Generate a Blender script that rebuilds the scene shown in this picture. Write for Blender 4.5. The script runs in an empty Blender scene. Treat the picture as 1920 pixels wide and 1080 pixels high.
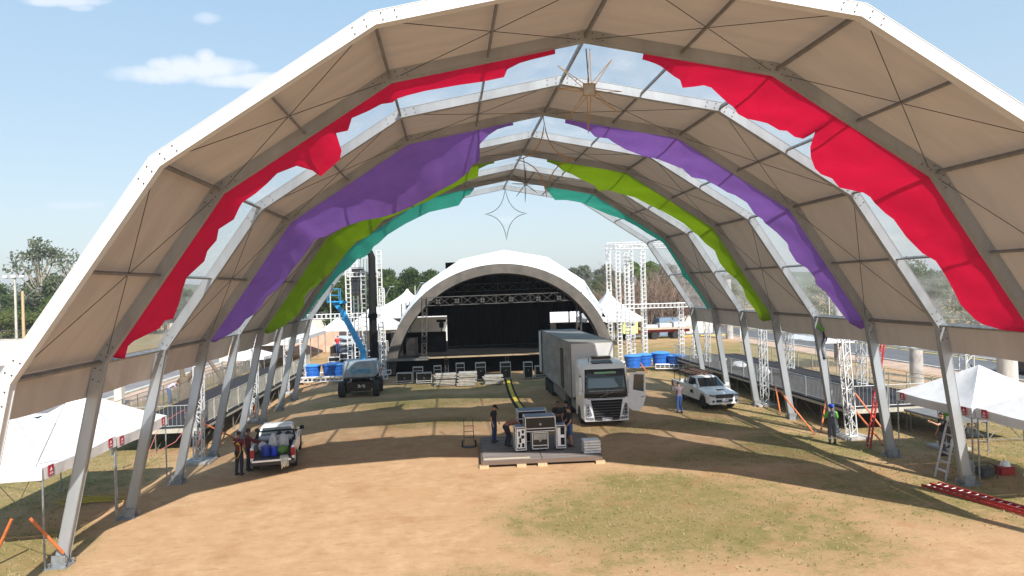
import bpy, bmesh, math, random
from mathutils import Vector, Matrix, Euler
from math import sin, cos, pi, radians, atan2, sqrt
S = bpy.context.scene
# ------------------------------------------------------------ camera
CR = Vector((0.99509689, -0.09452585, -0.0291041)); CU = Vector((0.02892467, -0.00326805, 0.99957625)); CF = Vector((0.0945809, 0.9955170, 0.0005179))
CAM = Vector((-3.621, 0.0, 7.643)); FPX = 1250.0
cam = bpy.data.objects.new('camera', bpy.data.cameras.new('camera')); S.collection.objects.link(cam)
M = Matrix.Identity(4)
for i in range(3): M[i][0], M[i][1], M[i][2], M[i][3] = CR[i], CU[i], -CF[i], CAM[i]
cam.matrix_world = M
cam.data.sensor_width = 36; cam.data.lens = 36*FPX/1920; cam.data.clip_start = .1; cam.data.clip_end = 5000
S.camera = cam
# ------------------------------------------------------------ world and sun
SUND = Vector((0.35, -1.05, 1.0)).normalized()
W = bpy.data.worlds.new('World'); S.world = W; W.use_nodes = True
nt = W.node_tree; nt.nodes.clear()
def wn(t, **k):
    n = nt.nodes.new(t)
    for a, b in k.items(): setattr(n, a, b)
    return n
sky = wn('ShaderNodeTexSky', sky_type='NISHITA', sun_disc=False, sun_elevation=math.asin(SUND.z), sun_rotation=atan2(SUND.x, SUND.y), altitude=300, air_density=1.25, dust_density=1.4, ozone_density=1.0)
bgs = wn('ShaderNodeBackground'); bgs.inputs['Strength'].default_value = .15
bgc = wn('ShaderNodeBackground'); bgc.inputs['Color'].default_value = (.80, .83, .90, 1); bgc.inputs['Strength'].default_value = .74
mx = wn('ShaderNodeMixShader'); wo = wn('ShaderNodeOutputWorld'); tc = wn('ShaderNodeTexCoord')
def wmath(op, a, b=None, c=None):
    n = wn('ShaderNodeMath', operation=op)
    for i, v in enumerate((a, b, c)):
        if v is None: continue
        if isinstance(v, (int, float)): n.inputs[i].default_value = v
        else: nt.links.new(v, n.inputs[i])
    return n.outputs[0]
def wdot(v):
    n = wn('ShaderNodeVectorMath', operation='DOT_PRODUCT'); nt.links.new(tc.outputs['Generated'], n.inputs[0]); n.inputs[1].default_value = v; return n.outputs['Value']
fz = wmath('MAXIMUM', wdot(Vector((0, 1, 0))), .05)
cu_ = wmath('DIVIDE', wdot(Vector((1, 0, 0))), fz); cv_ = wmath('DIVIDE', wdot(Vector((0, 0, 1))), fz)
cxy = wn('ShaderNodeCombineXYZ'); nt.links.new(cu_, cxy.inputs[0]); nt.links.new(cv_, cxy.inputs[1])
nz = wn('ShaderNodeTexNoise'); nz.inputs['Scale'].default_value = 14; nz.inputs['Detail'].default_value = 7; nz.inputs['Roughness'].default_value = .62
nt.links.new(cxy.outputs[0], nz.inputs['Vector'])
nzv = wmath('SUBTRACT', nz.outputs[0], .5)
tot = None
CLOUDS = []
def sky_uv(px, py):                    # direction of a patch of sky, as east/north and up/north slopes
    D = CF + CR*(px-960)/FPX - CU*(py-540)/FPX
    return D.x/D.y, D.z/D.y
for (px, py, rx, ry, st) in ((385, 128, 95, 26, 1), (300, 140, 90, 20, .9), (460, 150, 110, 16, .95), (384, 108, 22, 20, 1), (300, 122, 30, 16, .9), (230, 140, 40, 16, .45), (110, 2, 85, 12, .8), (150, 14, 25, 8, .5), (387, 34, 26, 13, .5), (145, 385, 55, 9, .4), (950, 412, 22, 7, .35), (560, 160, 60, 14, .7)):
    u0, v0 = sky_uv(px, py)
    a = wmath('DIVIDE', wmath('SUBTRACT', cu_, u0), rx/FPX); b = wmath('DIVIDE', wmath('SUBTRACT', cv_, v0), ry/FPX)
    # flat base, rounded top
    r2 = wmath('ADD', wmath('MULTIPLY', a, a), wmath('MULTIPLY', b, b))
    e = wmath('MULTIPLY', wmath('SUBTRACT', 1.0, wmath('ADD', r2, wmath('MULTIPLY', nzv, 2.6))), 1.3)
    e = wn('ShaderNodeClamp'); 
    nt.links.new(wmath('MULTIPLY', wmath('SUBTRACT', 1.0, wmath('ADD', r2, wmath('MULTIPLY', nzv, 2.6))), 1.2), e.inputs[0])
    f_ = wmath('MULTIPLY', e.outputs[0], st)
    tot = f_ if tot is None else wmath('MAXIMUM', tot, f_)
tot = wmath('MULTIPLY', tot, .78)
nt.links.new(tot, mx.inputs[0])
el = wmath('MAXIMUM', wdot(Vector((0, 0, 1))), 0.0)
gr0 = wn('ShaderNodeValToRGB'); gr0.color_ramp.elements[0].position = 0.0; gr0.color_ramp.elements[0].color = (2.55/3, 2.95/3, 3.25/3, 1); gr0.color_ramp.elements[1].position = .55; gr0.color_ramp.elements[1].color = (1.45/3, 2.5/3, 3.55/3, 1)
nt.links.new(el, gr0.inputs[0])
vs3 = wn('ShaderNodeVectorMath', operation='SCALE'); nt.links.new(gr0.outputs[0], vs3.inputs[0]); vs3.inputs['Scale'].default_value = 2.75
hz = wn('ShaderNodeMix', data_type='RGBA'); hz.inputs[0].default_value = .78; nt.links.new(sky.outputs[0], hz.inputs[6]); nt.links.new(vs3.outputs[0], hz.inputs[7])
nt.links.new(hz.outputs[2], bgs.inputs[0]); nt.links.new(bgs.outputs[0], mx.inputs[1]); nt.links.new(bgc.outputs[0], mx.inputs[2]); nt.links.new(mx.outputs[0], wo.inputs[0])
sl = bpy.data.lights.new('sun', 'SUN'); sl.energy = 4.9; sl.angle = radians(.5); sl.color = (1.0, .95, .87)
so = bpy.data.objects.new('sun', sl); S.collection.objects.link(so); so.rotation_euler = (-SUND).to_track_quat('-Z', 'Y').to_euler(); so.location = (0, -20, 60)
S.view_settings.view_transform = 'Standard'; S.view_settings.look = 'None'; S.view_settings.gamma = 1; S.view_settings.exposure = 0.78
S.render.resolution_x = 1920; S.render.resolution_y = 1080
# ------------------------------------------------------------ materials
def mat(name, col, rough=.6, metal=0, var=0, vscale=4, bump=0, bscale=30, col2=None, detail=5, spec=.5, trans=0, coat=0, stretch=None, lo=.35, hi=.65):
    m = bpy.data.materials.new(name); m.use_nodes = True
    t = m.node_tree; p = t.nodes['Principled BSDF']
    p.inputs['Base Color'].default_value = (*col, 1); p.inputs['Roughness'].default_value = rough; p.inputs['Metallic'].default_value = metal
    p.inputs['Specular IOR Level'].default_value = spec
    if coat: p.inputs['Coat Weight'].default_value = coat; p.inputs['Coat Roughness'].default_value = .06
    tc = t.nodes.new('ShaderNodeTexCoord'); vec = tc.outputs['Object']
    if stretch:
        mp = t.nodes.new('ShaderNodeMapping'); mp.inputs['Scale'].default_value = stretch; t.links.new(vec, mp.inputs['Vector']); vec = mp.outputs[0]
    if var or col2:
        n = t.nodes.new('ShaderNodeTexNoise'); n.inputs['Scale'].default_value = vscale; n.inputs['Detail'].default_value = detail; n.inputs['Roughness'].default_value = .6
        t.links.new(vec, n.inputs['Vector'])
        r = t.nodes.new('ShaderNodeValToRGB'); r.color_ramp.elements[0].position = lo; r.color_ramp.elements[1].position = hi
        c2 = col2 or tuple(c*(1-var) for c in col)
        r.color_ramp.elements[0].color = (*c2, 1); r.color_ramp.elements[1].color = (*col, 1)
        t.links.new(n.outputs[0], r.inputs[0]); t.links.new(r.outputs[0], p.inputs['Base Color'])
    if bump:
        b = t.nodes.new('ShaderNodeTexNoise'); b.inputs['Scale'].default_value = bscale; b.inputs['Detail'].default_value = 4; t.links.new(vec, b.inputs['Vector'])
        bb = t.nodes.new('ShaderNodeBump'); bb.inputs['Strength'].default_value = bump; bb.inputs['Distance'].default_value = .05
        t.links.new(b.outputs[0], bb.inputs['Height']); t.links.new(bb.outputs[0], p.inputs['Normal'])
    if trans:
        tr = t.nodes.new('ShaderNodeBsdfTranslucent'); ms = t.nodes.new('ShaderNodeMixShader'); ms.inputs[0].default_value = trans
        tr.inputs[0].default_value = (*col, 1)
        if bump: t.links.new(bb.outputs[0], tr.inputs['Normal'])
        t.links.new(p.outputs[0], ms.inputs[1]); t.links.new(tr.outputs[0], ms.inputs[2]); t.links.new(ms.outputs[0], t.nodes['Material Output'].inputs[0])
    return m
def clearmat(name, col=(.93, .95, .97), milk=.13, gloss=.05):
    m = bpy.data.materials.new(name); m.use_nodes = True; t = m.node_tree; t.nodes.clear()
    o = t.nodes.new('ShaderNodeOutputMaterial'); tr = t.nodes.new('ShaderNodeBsdfTransparent'); tr.inputs[0].default_value = (*col, 1)
    df = t.nodes.new('ShaderNodeBsdfTranslucent'); df.inputs[0].default_value = (.85, .85, .85, 1); d2 = t.nodes.new('ShaderNodeBsdfDiffuse'); d2.inputs[0].default_value = (.8, .8, .8, 1)
    gl = t.nodes.new('ShaderNodeBsdfGlossy'); gl.inputs['Roughness'].default_value = .12
    a = t.nodes.new('ShaderNodeMixShader'); a.inputs[0].default_value = .5; t.links.new(df.outputs[0], a.inputs[1]); t.links.new(d2.outputs[0], a.inputs[2])
    n = t.nodes.new('ShaderNodeTexNoise'); n.inputs['Scale'].default_value = 1.2; n.inputs['Detail'].default_value = 5
    tcx = t.nodes.new('ShaderNodeTexCoord'); mp = t.nodes.new('ShaderNodeMapping'); mp.inputs['Scale'].default_value = (.5, .5, 2.5); t.links.new(tcx.outputs['Object'], mp.inputs[0]); t.links.new(mp.outputs[0], n.inputs['Vector'])
    mr = t.nodes.new('ShaderNodeMapRange'); mr.inputs[1].default_value = .35; mr.inputs[2].default_value = .75; mr.inputs[3].default_value = milk*.5; mr.inputs[4].default_value = milk*2; t.links.new(n.outputs[0], mr.inputs[0])
    b = t.nodes.new('ShaderNodeMixShader'); t.links.new(mr.outputs[0], b.inputs[0]); t.links.new(tr.outputs[0], b.inputs[1]); t.links.new(a.outputs[0], b.inputs[2])
    c = t.nodes.new('ShaderNodeMixShader'); c.inputs[0].default_value = gloss; t.links.new(b.outputs[0], c.inputs[1]); t.links.new(gl.outputs[0], c.inputs[2]); t.links.new(c.outputs[0], o.inputs[0])
    return m
def glassmat(name, col, rough=.05): 
    return mat(name, col, rough, 0, spec=.9)
MT = {}
MT['alu'] = mat('shaded_weathered_aluminium', (.40, .425, .45), .42, .45, var=.22, vscale=1.2, bump=.05, bscale=6, stretch=(1, 1, .25))  # rib grey lowered to carry shade, over weathered streaks
MT['ribsunlit'] = mat('sunlit_rib_aluminium', (.60, .61, .62), .4, .1, var=.06, vscale=2)  # paler copy of the rib metal, sunlit brightness put into its colour
MT['alud'] = mat('dull_aluminium', (.22, .215, .21), .5, .3, var=.3, vscale=3)
MT['steel'] = mat('galvanised_steel', (.34, .36, .38), .45, .5, var=.4, vscale=6)
MT['truss'] = mat('white_truss_aluminium', (.78, .78, .78), .4, .25, var=.2, vscale=5)
MT['canvas'] = mat('white_pvc_canvas', (.46, .405, .355), .6, 0, var=.2, vscale=.7, bump=.3, bscale=.9, trans=.07, stretch=(.5, 2.2, .5), lo=.3, hi=.7)
MT['gazebo'] = mat('white_gazebo_fabric', (.60, .60, .61), .6, 0, var=.10, vscale=1.5, bump=.5, bscale=2.5, trans=.06)
MT['clear'] = clearmat('clear_pvc_film', (.80, .81, .82), .17)
MT['cable'] = mat('dark_wire', (.05, .045, .04), .6)
MT['red'] = mat('crimson_cloth', (.70, .006, .05), .85, 0, var=.2, vscale=1.2, bump=.6, bscale=1.6, trans=.55)
MT['purple'] = mat('purple_cloth', (.26, .12, .46), .85, 0, var=.25, vscale=1.0, bump=.6, bscale=1.6, trans=.45)
MT['green'] = mat('lime_cloth', (.21, .35, .004), .85, 0, var=.25, vscale=1.0, bump=.6, bscale=1.6, trans=.45)
MT['teal'] = mat('teal_cloth', (.05, .42, .30), .85, 0, var=.25, vscale=1.0, bump=.6, bscale=1.6, trans=.45)
MT['black'] = mat('matt_black', (.010, .010, .011), .75, spec=.15)
MT['blackcloth'] = mat('black_curtain', (.0015, .0015, .002), .95, spec=0)
MT['blackshine'] = mat('gloss_black', (.015, .015, .017), .2)
MT['rubber'] = mat('tyre_rubber', (.02, .02, .02), .85)
MT['white'] = mat('white_paint', (.88, .88, .88), .3, coat=.4, var=.08, vscale=2.5)
MT['glass'] = mat('dark_window_glass', (.02, .03, .035), .06, spec=1)
MT['orange'] = mat('orange_paint', (.58, .16, .05), .5, var=.25, vscale=7)
MT['redpaint'] = mat('red_fibreglass', (.42, .02, .02), .5, var=.3, vscale=5)
MT['wood'] = mat('raw_pine', (.52, .38, .22), .7, var=.3, vscale=6, stretch=(8, 1, 1))
MT['concrete'] = mat('rough_concrete', (.40, .38, .35), .85, var=.3, vscale=3, bump=.2)
MT['skin'] = mat('skin', (.42, .22, .14), .55)
MT['skind'] = mat('darker_skin', (.22, .11, .07), .55)
MT['hair'] = mat('black_hair', (.012, .010, .009), .6)
# ------------------------------------------------------------ scene helpers
C = S.collection
def tag(o, label=None, cat=None, group=None, kind=None):
    for k, v in (('label', label), ('category', cat), ('group', group), ('kind', kind)):
        if v: o[k] = v
    return o
def empty(name, loc=(0, 0, 0), rz=0, label=None, cat=None, group=None):
    o = bpy.data.objects.new(name, None); C.objects.link(o); o.location = loc; o.rotation_euler = (0, 0, rz); o.empty_display_size = .3
    return tag(o, label, cat, group)
def children(o): return [x for x in bpy.data.objects if x.parent == o]
def copy_tree(o, parent=None, kids=None):
    if kids is None:
        kids = {}
        for x in bpy.data.objects:
            if x.parent: kids.setdefault(x.parent.name, []).append(x)
    c = o.copy(); C.objects.link(c)
    if parent is not None: c.parent = parent
    for ch in kids.get(o.name, []): copy_tree(ch, c, kids)
    return c
def rng(s): return random.Random(s)
class MB:
    def __init__(s): s.v = []; s.f = []; s.m = []; s.mi = 0
    def add(s, vs, fs):
        b = len(s.v); s.v += [tuple(v) for v in vs]; s.f += [tuple(b+i for i in f) for f in fs]; s.m += [s.mi]*len(fs); return s
    def box(s, c, d, rz=0, M=None):
        hx, hy, hz = d[0]/2, d[1]/2, d[2]/2
        vs = [Vector((x, y, z)) for x in (-hx, hx) for y in (-hy, hy) for z in (-hz, hz)]
        if M is not None: vs = [M @ v for v in vs]
        elif rz: 
            R_ = Matrix.Rotation(rz, 3, 'Z'); vs = [R_ @ v for v in vs]
        vs = [v + Vector(c) for v in vs]
        return s.add(vs, [(0, 1, 3, 2), (4, 6, 7, 5), (0, 4, 5, 1), (2, 3, 7, 6), (0, 2, 6, 4), (1, 5, 7, 3)])
    def bbox(s, a, b): return s.box([(a[i]+b[i])/2 for i in range(3)], [abs(b[i]-a[i]) for i in range(3)])
    def bar(s, p, q, w=.05, h=None, up=(0, 0, 1)):
        h = h or w; p = Vector(p); q = Vector(q); d = (q-p).normalized(); u = Vector(up)
        if abs(d.dot(u)) > .98: u = Vector((0, 1, 0))
        x = d.cross(u).normalized(); z = x.cross(d)
        vs = [e + x*a*w/2 + z*b*h/2 for e in (p, q) for a, b in ((-1, -1), (1, -1), (1, 1), (-1, 1))]
        return s.add(vs, [(0, 1, 2, 3), (7, 6, 5, 4), (0, 4, 5, 1), (1, 5, 6, 2), (2, 6, 7, 3), (3, 7, 4, 0)])
    def tube(s, pts, r, n=6, closed=False, caps=True):
        pts = [Vector(p) for p in pts]; N = len(pts); rs = r if isinstance(r, (list, tuple)) else [r]*N
        b0 = []; x = None
        for i, p in enumerate(pts):
            if closed: d = pts[(i+1) % N]-pts[i-1]
            else: d = pts[min(i+1, N-1)]-pts[max(i-1, 0)]
            d = d.normalized() if d.length > 1e-9 else Vector((0, 0, 1))
            if x is None:
                u = Vector((0, 0, 1)) if abs(d.z) < .9 else Vector((1, 0, 0)); x = d.cross(u).normalized()
            else:
                x = (x - d*x.dot(d)); x = x.normalized() if x.length > 1e-6 else d.orthogonal().normalized()
            y = d.cross(x)
            b0.append([p + (x*cos(2*pi*k/n)+y*sin(2*pi*k/n))*rs[i] for k in range(n)])
        vs = [v for r_ in b0 for v in r_]; fs = []
        for i in range(N if closed else N-1):
            for k in range(n):
                a, b = i*n+k, i*n+(k+1) % n; c, d_ = ((i+1) % N)*n+(k+1) % n, ((i+1) % N)*n+k
                fs.append((a, b, c, d_))
        if caps and not closed: fs += [tuple(range(n-1, -1, -1)), tuple((N-1)*n+k for k in range(n))]
        return s.add(vs, fs)
    def lathe(s, prof, c=(0, 0, 0), n=16, axis='Z', a0=0, a1=2*pi):
        full = abs(a1-a0-2*pi) < 1e-6; m = n if full else n+1; vs = []
        for r, z in prof:
            for k in range(m):
                a = a0+(a1-a0)*k/n; x, y = r*cos(a), r*sin(a)
                v = (x, y, z) if axis == 'Z' else ((z, x, y) if axis == 'X' else (y, z, x))
                vs.append((v[0]+c[0], v[1]+c[1], v[2]+c[2]))
        fs = []
        for i in range(len(prof)-1):
            for k in range(n):
                k2 = (k+1) % m; fs.append((i*m+k, i*m+k2, (i+1)*m+k2, (i+1)*m+k))
        if full:
            if prof[0][0] > 1e-5: fs.append(tuple(range(m-1, -1, -1)))
            if prof[-1][0] > 1e-5: fs.append(tuple((len(prof)-1)*m+k for k in range(m)))
        return s.add(vs, fs)
    def prism(s, poly, a, b, axis='X'):
        # poly in the plane normal to axis, extruded from a to b
        def P(u, v, w): return (w, u, v) if axis == 'X' else ((u, w, v) if axis == 'Y' else (u, v, w))
        n = len(poly); vs = [P(u, v, a) for u, v in poly]+[P(u, v, b) for u, v in poly]
        fs = [tuple(range(n-1, -1, -1)), tuple(range(n, 2*n))]+[(i, (i+1) % n, n+(i+1) % n, n+i) for i in range(n)]
        return s.add(vs, fs)
    def loft(s, rings, cap=True, closed=True):
        n = len(rings[0]); vs = [v for r in rings for v in r]; fs = []
        for i in range(len(rings)-1):
            for k in range(n if closed else n-1):
                k2 = (k+1) % n; fs.append((i*n+k, i*n+k2, (i+1)*n+k2, (i+1)*n+k))
        if cap and closed: fs += [tuple(range(n-1, -1, -1)), tuple((len(rings)-1)*n+k for k in range(n))]
        return s.add(vs, fs)
    def grid(s, fn, nu, nv):
        vs = [fn(i/nu, j/nv) for i in range(nu+1) for j in range(nv+1)]
        fs = [(i*(nv+1)+j, (i+1)*(nv+1)+j, (i+1)*(nv+1)+j+1, i*(nv+1)+j+1) for i in range(nu) for j in range(nv)]
        return s.add(vs, fs)
    def build(s, name, m, parent=None, smooth=False, bevel=0, solid=0, fn=None):
        me = bpy.data.meshes.new(name); vs = [fn(Vector(v)) for v in s.v] if fn else s.v
        me.from_pydata([tuple(v) for v in vs], [], s.f)
        ms = m if isinstance(m, (list, tuple)) else [m]
        for x in ms: me.materials.append(x)
        if len(ms) > 1: me.polygons.foreach_set('material_index', s.m)
        bm = bmesh.new(); bm.from_mesh(me); bmesh.ops.recalc_face_normals(bm, faces=bm.faces)
        if bevel:
            es = [e for e in bm.edges if len(e.link_faces) == 2 and e.calc_face_angle(0) > .6]
            bmesh.ops.bevel(bm, geom=es, offset=bevel, segments=2, affect='EDGES', clamp_overlap=True)
        bm.to_mesh(me); bm.free()
        if smooth:
            me.polygons.foreach_set('use_smooth', [True]*len(me.polygons))
            if smooth != 'all': me.set_sharp_from_angle(angle=radians(40))
        me.update()
        o = bpy.data.objects.new(name, me); C.objects.link(o)
        if parent is not None: o.parent = parent
        if solid:
            md = o.modifiers.new('solid', 'SOLIDIFY'); md.thickness = solid; md.offset = 0
        return o
def one(name, label, cat, group, mb, m, **k): return tag(mb.build(name, m, **k), label, cat, group)
def text_mesh(name, body, size, m, parent, M, bold=0, extrude=.004):
    cu = bpy.data.curves.new(name, 'FONT'); cu.body = body; cu.size = size; cu.extrude = extrude; cu.align_x = 'CENTER'; cu.align_y = 'CENTER'; cu.offset = bold
    t = bpy.data.objects.new('t', cu); C.objects.link(t); bpy.context.view_layer.update()
    me = bpy.data.meshes.new_from_object(t.evaluated_get(bpy.context.evaluated_depsgraph_get())); bpy.data.objects.remove(t)
    me.transform(M); me.materials.clear(); me.materials.append(m)
    o = bpy.data.objects.new(name, me); C.objects.link(o); o.parent = parent; return o
# ------------------------------------------------------------ ground
def ground_material():
    m = bpy.data.materials.new('dirt_and_worn_grass'); m.use_nodes = True; t = m.node_tree; p = t.nodes['Principled BSDF']; p.inputs['Roughness'].default_value = .95; p.inputs['Specular IOR Level'].default_value = .1
    tc = t.nodes.new('ShaderNodeTexCoord'); V = tc.outputs['Object']
    def nd(ty, **k):
        n = t.nodes.new(ty)
        for a, b in k.items(): setattr(n, a, b)
        return n
    def noise(sc, det=6, ro=.6, vec=V, st=None):
        n = nd('ShaderNodeTexNoise'); n.inputs['Scale'].default_value = sc; n.inputs['Detail'].default_value = det; n.inputs['Roughness'].default_value = ro
        if st: 
            mp = nd('ShaderNodeMapping'); mp.inputs['Scale'].default_value = st; t.links.new(vec, mp.inputs[0]); vec = mp.outputs[0]
        t.links.new(vec, n.inputs['Vector']); return n.outputs[0]
    def mth(op, a, b=None, c=None, cl=False):
        n = nd('ShaderNodeMath', operation=op, use_clamp=cl)
        for i, v in enumerate((a, b, c)):
            if v is None: continue
            if isinstance(v, (int, float)): n.inputs[i].default_value = v
            else: t.links.new(v, n.inputs[i])
        return n.outputs[0]
    def mix(f, a, b):
        n = nd('ShaderNodeMix', data_type='RGBA')
        t.links.new(f, n.inputs[0])
        for i, v in ((6, a), (7, b)):
            if isinstance(v, tuple): n.inputs[i].default_value = (*v, 1)
            else: t.links.new(v, n.inputs[i])
        return n.outputs[2]
    def ramp(f, a, b):
        n = nd('ShaderNodeMapRange'); t.links.new(f, n.inputs[0]); n.inputs[1].default_value = a; n.inputs[2].default_value = b; n.clamp = True; return n.outputs[0]
    sx = nd('ShaderNodeSeparateXYZ'); t.links.new(V, sx.inputs[0]); X, Y = sx.outputs[0], sx.outputs[1]
    # where the turf survives: blobs measured on the field (x, y, rx, ry, strength)
    g = None
    for (x, y, rx, ry, st) in GRASS:
        a = mth('DIVIDE', mth('SUBTRACT', X, x), rx); b = mth('DIVIDE', mth('SUBTRACT', Y, y), ry)
        e = mth('MULTIPLY', mth('SUBTRACT', 1.0, mth('ADD', mth('MULTIPLY', a, a), mth('MULTIPLY', b, b))), st)
        g = e if g is None else mth('MAXIMUM', g, e)
    big = noise(.22, 6, .65); mid = noise(1.4, 7, .7); fine = noise(9, 5, .7); vf = noise(38, 4, .8, st=(1, .6, 1)); st1 = noise(3.0, 5, .6, st=(.5, 1.6, 1))
    gm = mth('ADD', mth('ADD', g, mth('MULTIPLY', mth('SUBTRACT', big, .5), 2.4)), mth('MULTIPLY', mth('SUBTRACT', mid, .5), 2.6))
    gm = mth('ADD', gm, mth('MULTIPLY', mth('SUBTRACT', fine, .5), 2.2)); gm = mth('ADD', gm, mth('MULTIPLY', mth('SUBTRACT', vf, .5), 1.8))
    gm = mth('MULTIPLY', ramp(gm, -.25, .95), .9)
    dirt = mix(ramp(mid, .35, .65), (.38, .235, .13), (.49, .325, .19))
    dirt = mix(ramp(big, .45, .65), dirt, (.42, .26, .145))
    dirt = mix(ramp(mth('ADD', mth('MULTIPLY', st1, .6), mth('MULTIPLY', vf, .4)), .54, .66), dirt, (.30, .19, .09))
    dirt = mix(ramp(vf, .58, .70), dirt, (.25, .16, .075))
    dash = ramp(noise(5.5, 5, .75, st=(.55, 1.9, 1)), .60, .66)
    dirt = mix(mth('MULTIPLY', mth('MULTIPLY', dash, ramp(mid, .42, .58)), .75), dirt, (.19, .115, .055))
    pale = ramp(noise(2.6, 6, .75, st=(.7, 1.3, 1)), .55, .68)
    dirt = mix(mth('MULTIPLY', pale, .6), dirt, (.52, .355, .215))
    gr = mix(ramp(fine, .35, .65), (.215, .158, .068), (.31, .235, .115))
    gr = mix(ramp(mth('ADD', mth('MULTIPLY', big, .5), mth('MULTIPLY', mid, .5)), .44, .58), gr, (.165, .155, .05))
    gr = mix(ramp(vf, .50, .66), gr, (.12, .11, .038))
    gr = mix(mth('MULTIPLY', dash, .6), gr, (.10, .095, .035))
    gr = mix(mth('MULTIPLY', ramp(noise(1.9, 7, .75), .56, .66), .7), gr, (.40, .28, .15))
    col = mix(gm, dirt, gr)
    # reddish damp soil in places
    col = mix(mth('MULTIPLY', ramp(noise(.5, 4), .55, .68), .45), col, (.30, .15, .07))
    t.links.new(col, p.inputs['Base Color'])
    b = nd('ShaderNodeBump'); b.inputs['Strength'].default_value = .5; b.inputs['Distance'].default_value = .06
    t.links.new(mth('ADD', vf, mth('MULTIPLY', fine, .8)), b.inputs['Height']); t.links.new(b.outputs[0], p.inputs['Normal'])
    return m
GRASS = [(3.6, 21.8, 6.2, 5.2, 1.5), (6.5, 19, 3.5, 2.5, .7), (-17, 19, 2.5, 6, 1.6), (-22, 33, 6, 14, 1.4), (8.5, 28.5, 5, 2.0, 1.1), (12.5, 29, 3.5, 3.5, 1.7), (13, 23, 4, 5, .8), (9, 35, 8, 2.0, .9),
         (-5, 46.5, 8, 3, 1.1), (-4, 39, 4.5, 1.6, .9), (3, 41, 4, 2, .5), (14, 38, 5, 6, .8), (20, 50, 9, 14, 1.4), (27, 70, 22, 14, 1.5), (-28, 60, 8, 30, .8), (22, 30, 8, 12, .9), (-3, 17, 2.5, 1.3, .4), (-3, 53, 12, 3, 1.0), (5, 75, 30, 14, .9), (0, 130, 300, 45, 1.0), (0, 400, 900, 250, 1.2)]
g_ = MB(); 
for (x0, x1_, y0, y1_, n) in ((-1500, 1500, -300, 2500, 6),): g_.grid(lambda u, v: (x0+(x1_-x0)*u, y0+(y1_-y0)*v, 0), n, n)
ground = g_.build('ground', ground_material()); tag(ground, kind='structure')
tb_ = MB(); tr_ = rng(77); n_ = 0
while n_ < 12000:
    x, y = tr_.uniform(-24, 26), tr_.uniform(14.5, 46)
    w = max(s*(1-((x-a)/rx)**2-((y-c)/ry)**2) for a, c, rx, ry, s in GRASS[:-2])
    if tr_.random() > (.0 if w < -.2 else .01 if w < .1 else .15+min(1, w)*.85): continue
    n_ += 1; h = tr_.uniform(.03, .085)
    for k in range(3):
        a = tr_.uniform(0, 6.3); dx, dy = cos(a)*.03, sin(a)*.03
        tb_.add([(x-dy*.5, y+dx*.5, 0), (x+dy*.5, y-dx*.5, 0), (x+dx*tr_.uniform(.5, 2.5), y+dy*tr_.uniform(.5, 2.5), h)], [(0, 1, 2)])
tag(tb_.build('grass', mat('dry_grass_blades', (.34, .27, .13), .9, col2=(.20, .17, .065), vscale=.8)), 'short dry grass tufts scattered over the worn field', 'grass', kind='stuff')
# ------------------------------------------------------------ the big arched tent
TD, TB, SK, LE = 19.485, 4.1611, -.064, .0411
PROF = [(-15, 0), (-13.949, 5.865), (-10.651, 10.778), (-5.748, 13.968), (0, 15.059), (5.748, 13.968), (10.651, 10.778), (13.949, 5.865), (15, 0)]
def offprof(o, P=PROF):
    n = len(P); N = []
    for i in range(n-1):
        dx, dz = P[i+1][0]-P[i][0], P[i+1][1]-P[i][1]; l = sqrt(dx*dx+dz*dz); N.append(Vector((-dz/l, dx/l)))
    out = []
    for i in range(n):
        m = N[0] if i == 0 else N[-1] if i == n-1 else (N[i-1]+N[i])/(1+N[i-1].dot(N[i]))
        out.append(Vector(P[i])+m*o)
    return out
def TT(v): return Vector((v.x+LE*v.z, v.y+SK*v.x, v.z))     # the tent leans a hand's breadth and stands slightly askew
def fy(fr): return TD+(fr-2)*TB
def pt(s, o, cache={}):                                      # s: 0 left knee .. 6 right knee, -1 and 7 the feet
    if o not in cache: cache[o] = offprof(o)
    Q = cache[o]; u = s+1; i = min(max(int(math.floor(u)), 0), 7); w = u-i
    return Q[i]*(1-w)+Q[i+1]*w
tent = tag(empty('arched_tent', (0, 0, 0)), 'huge open-ended arch tent with aluminium ribs and alternating canvas and clear roof bays', 'event tent')
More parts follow.
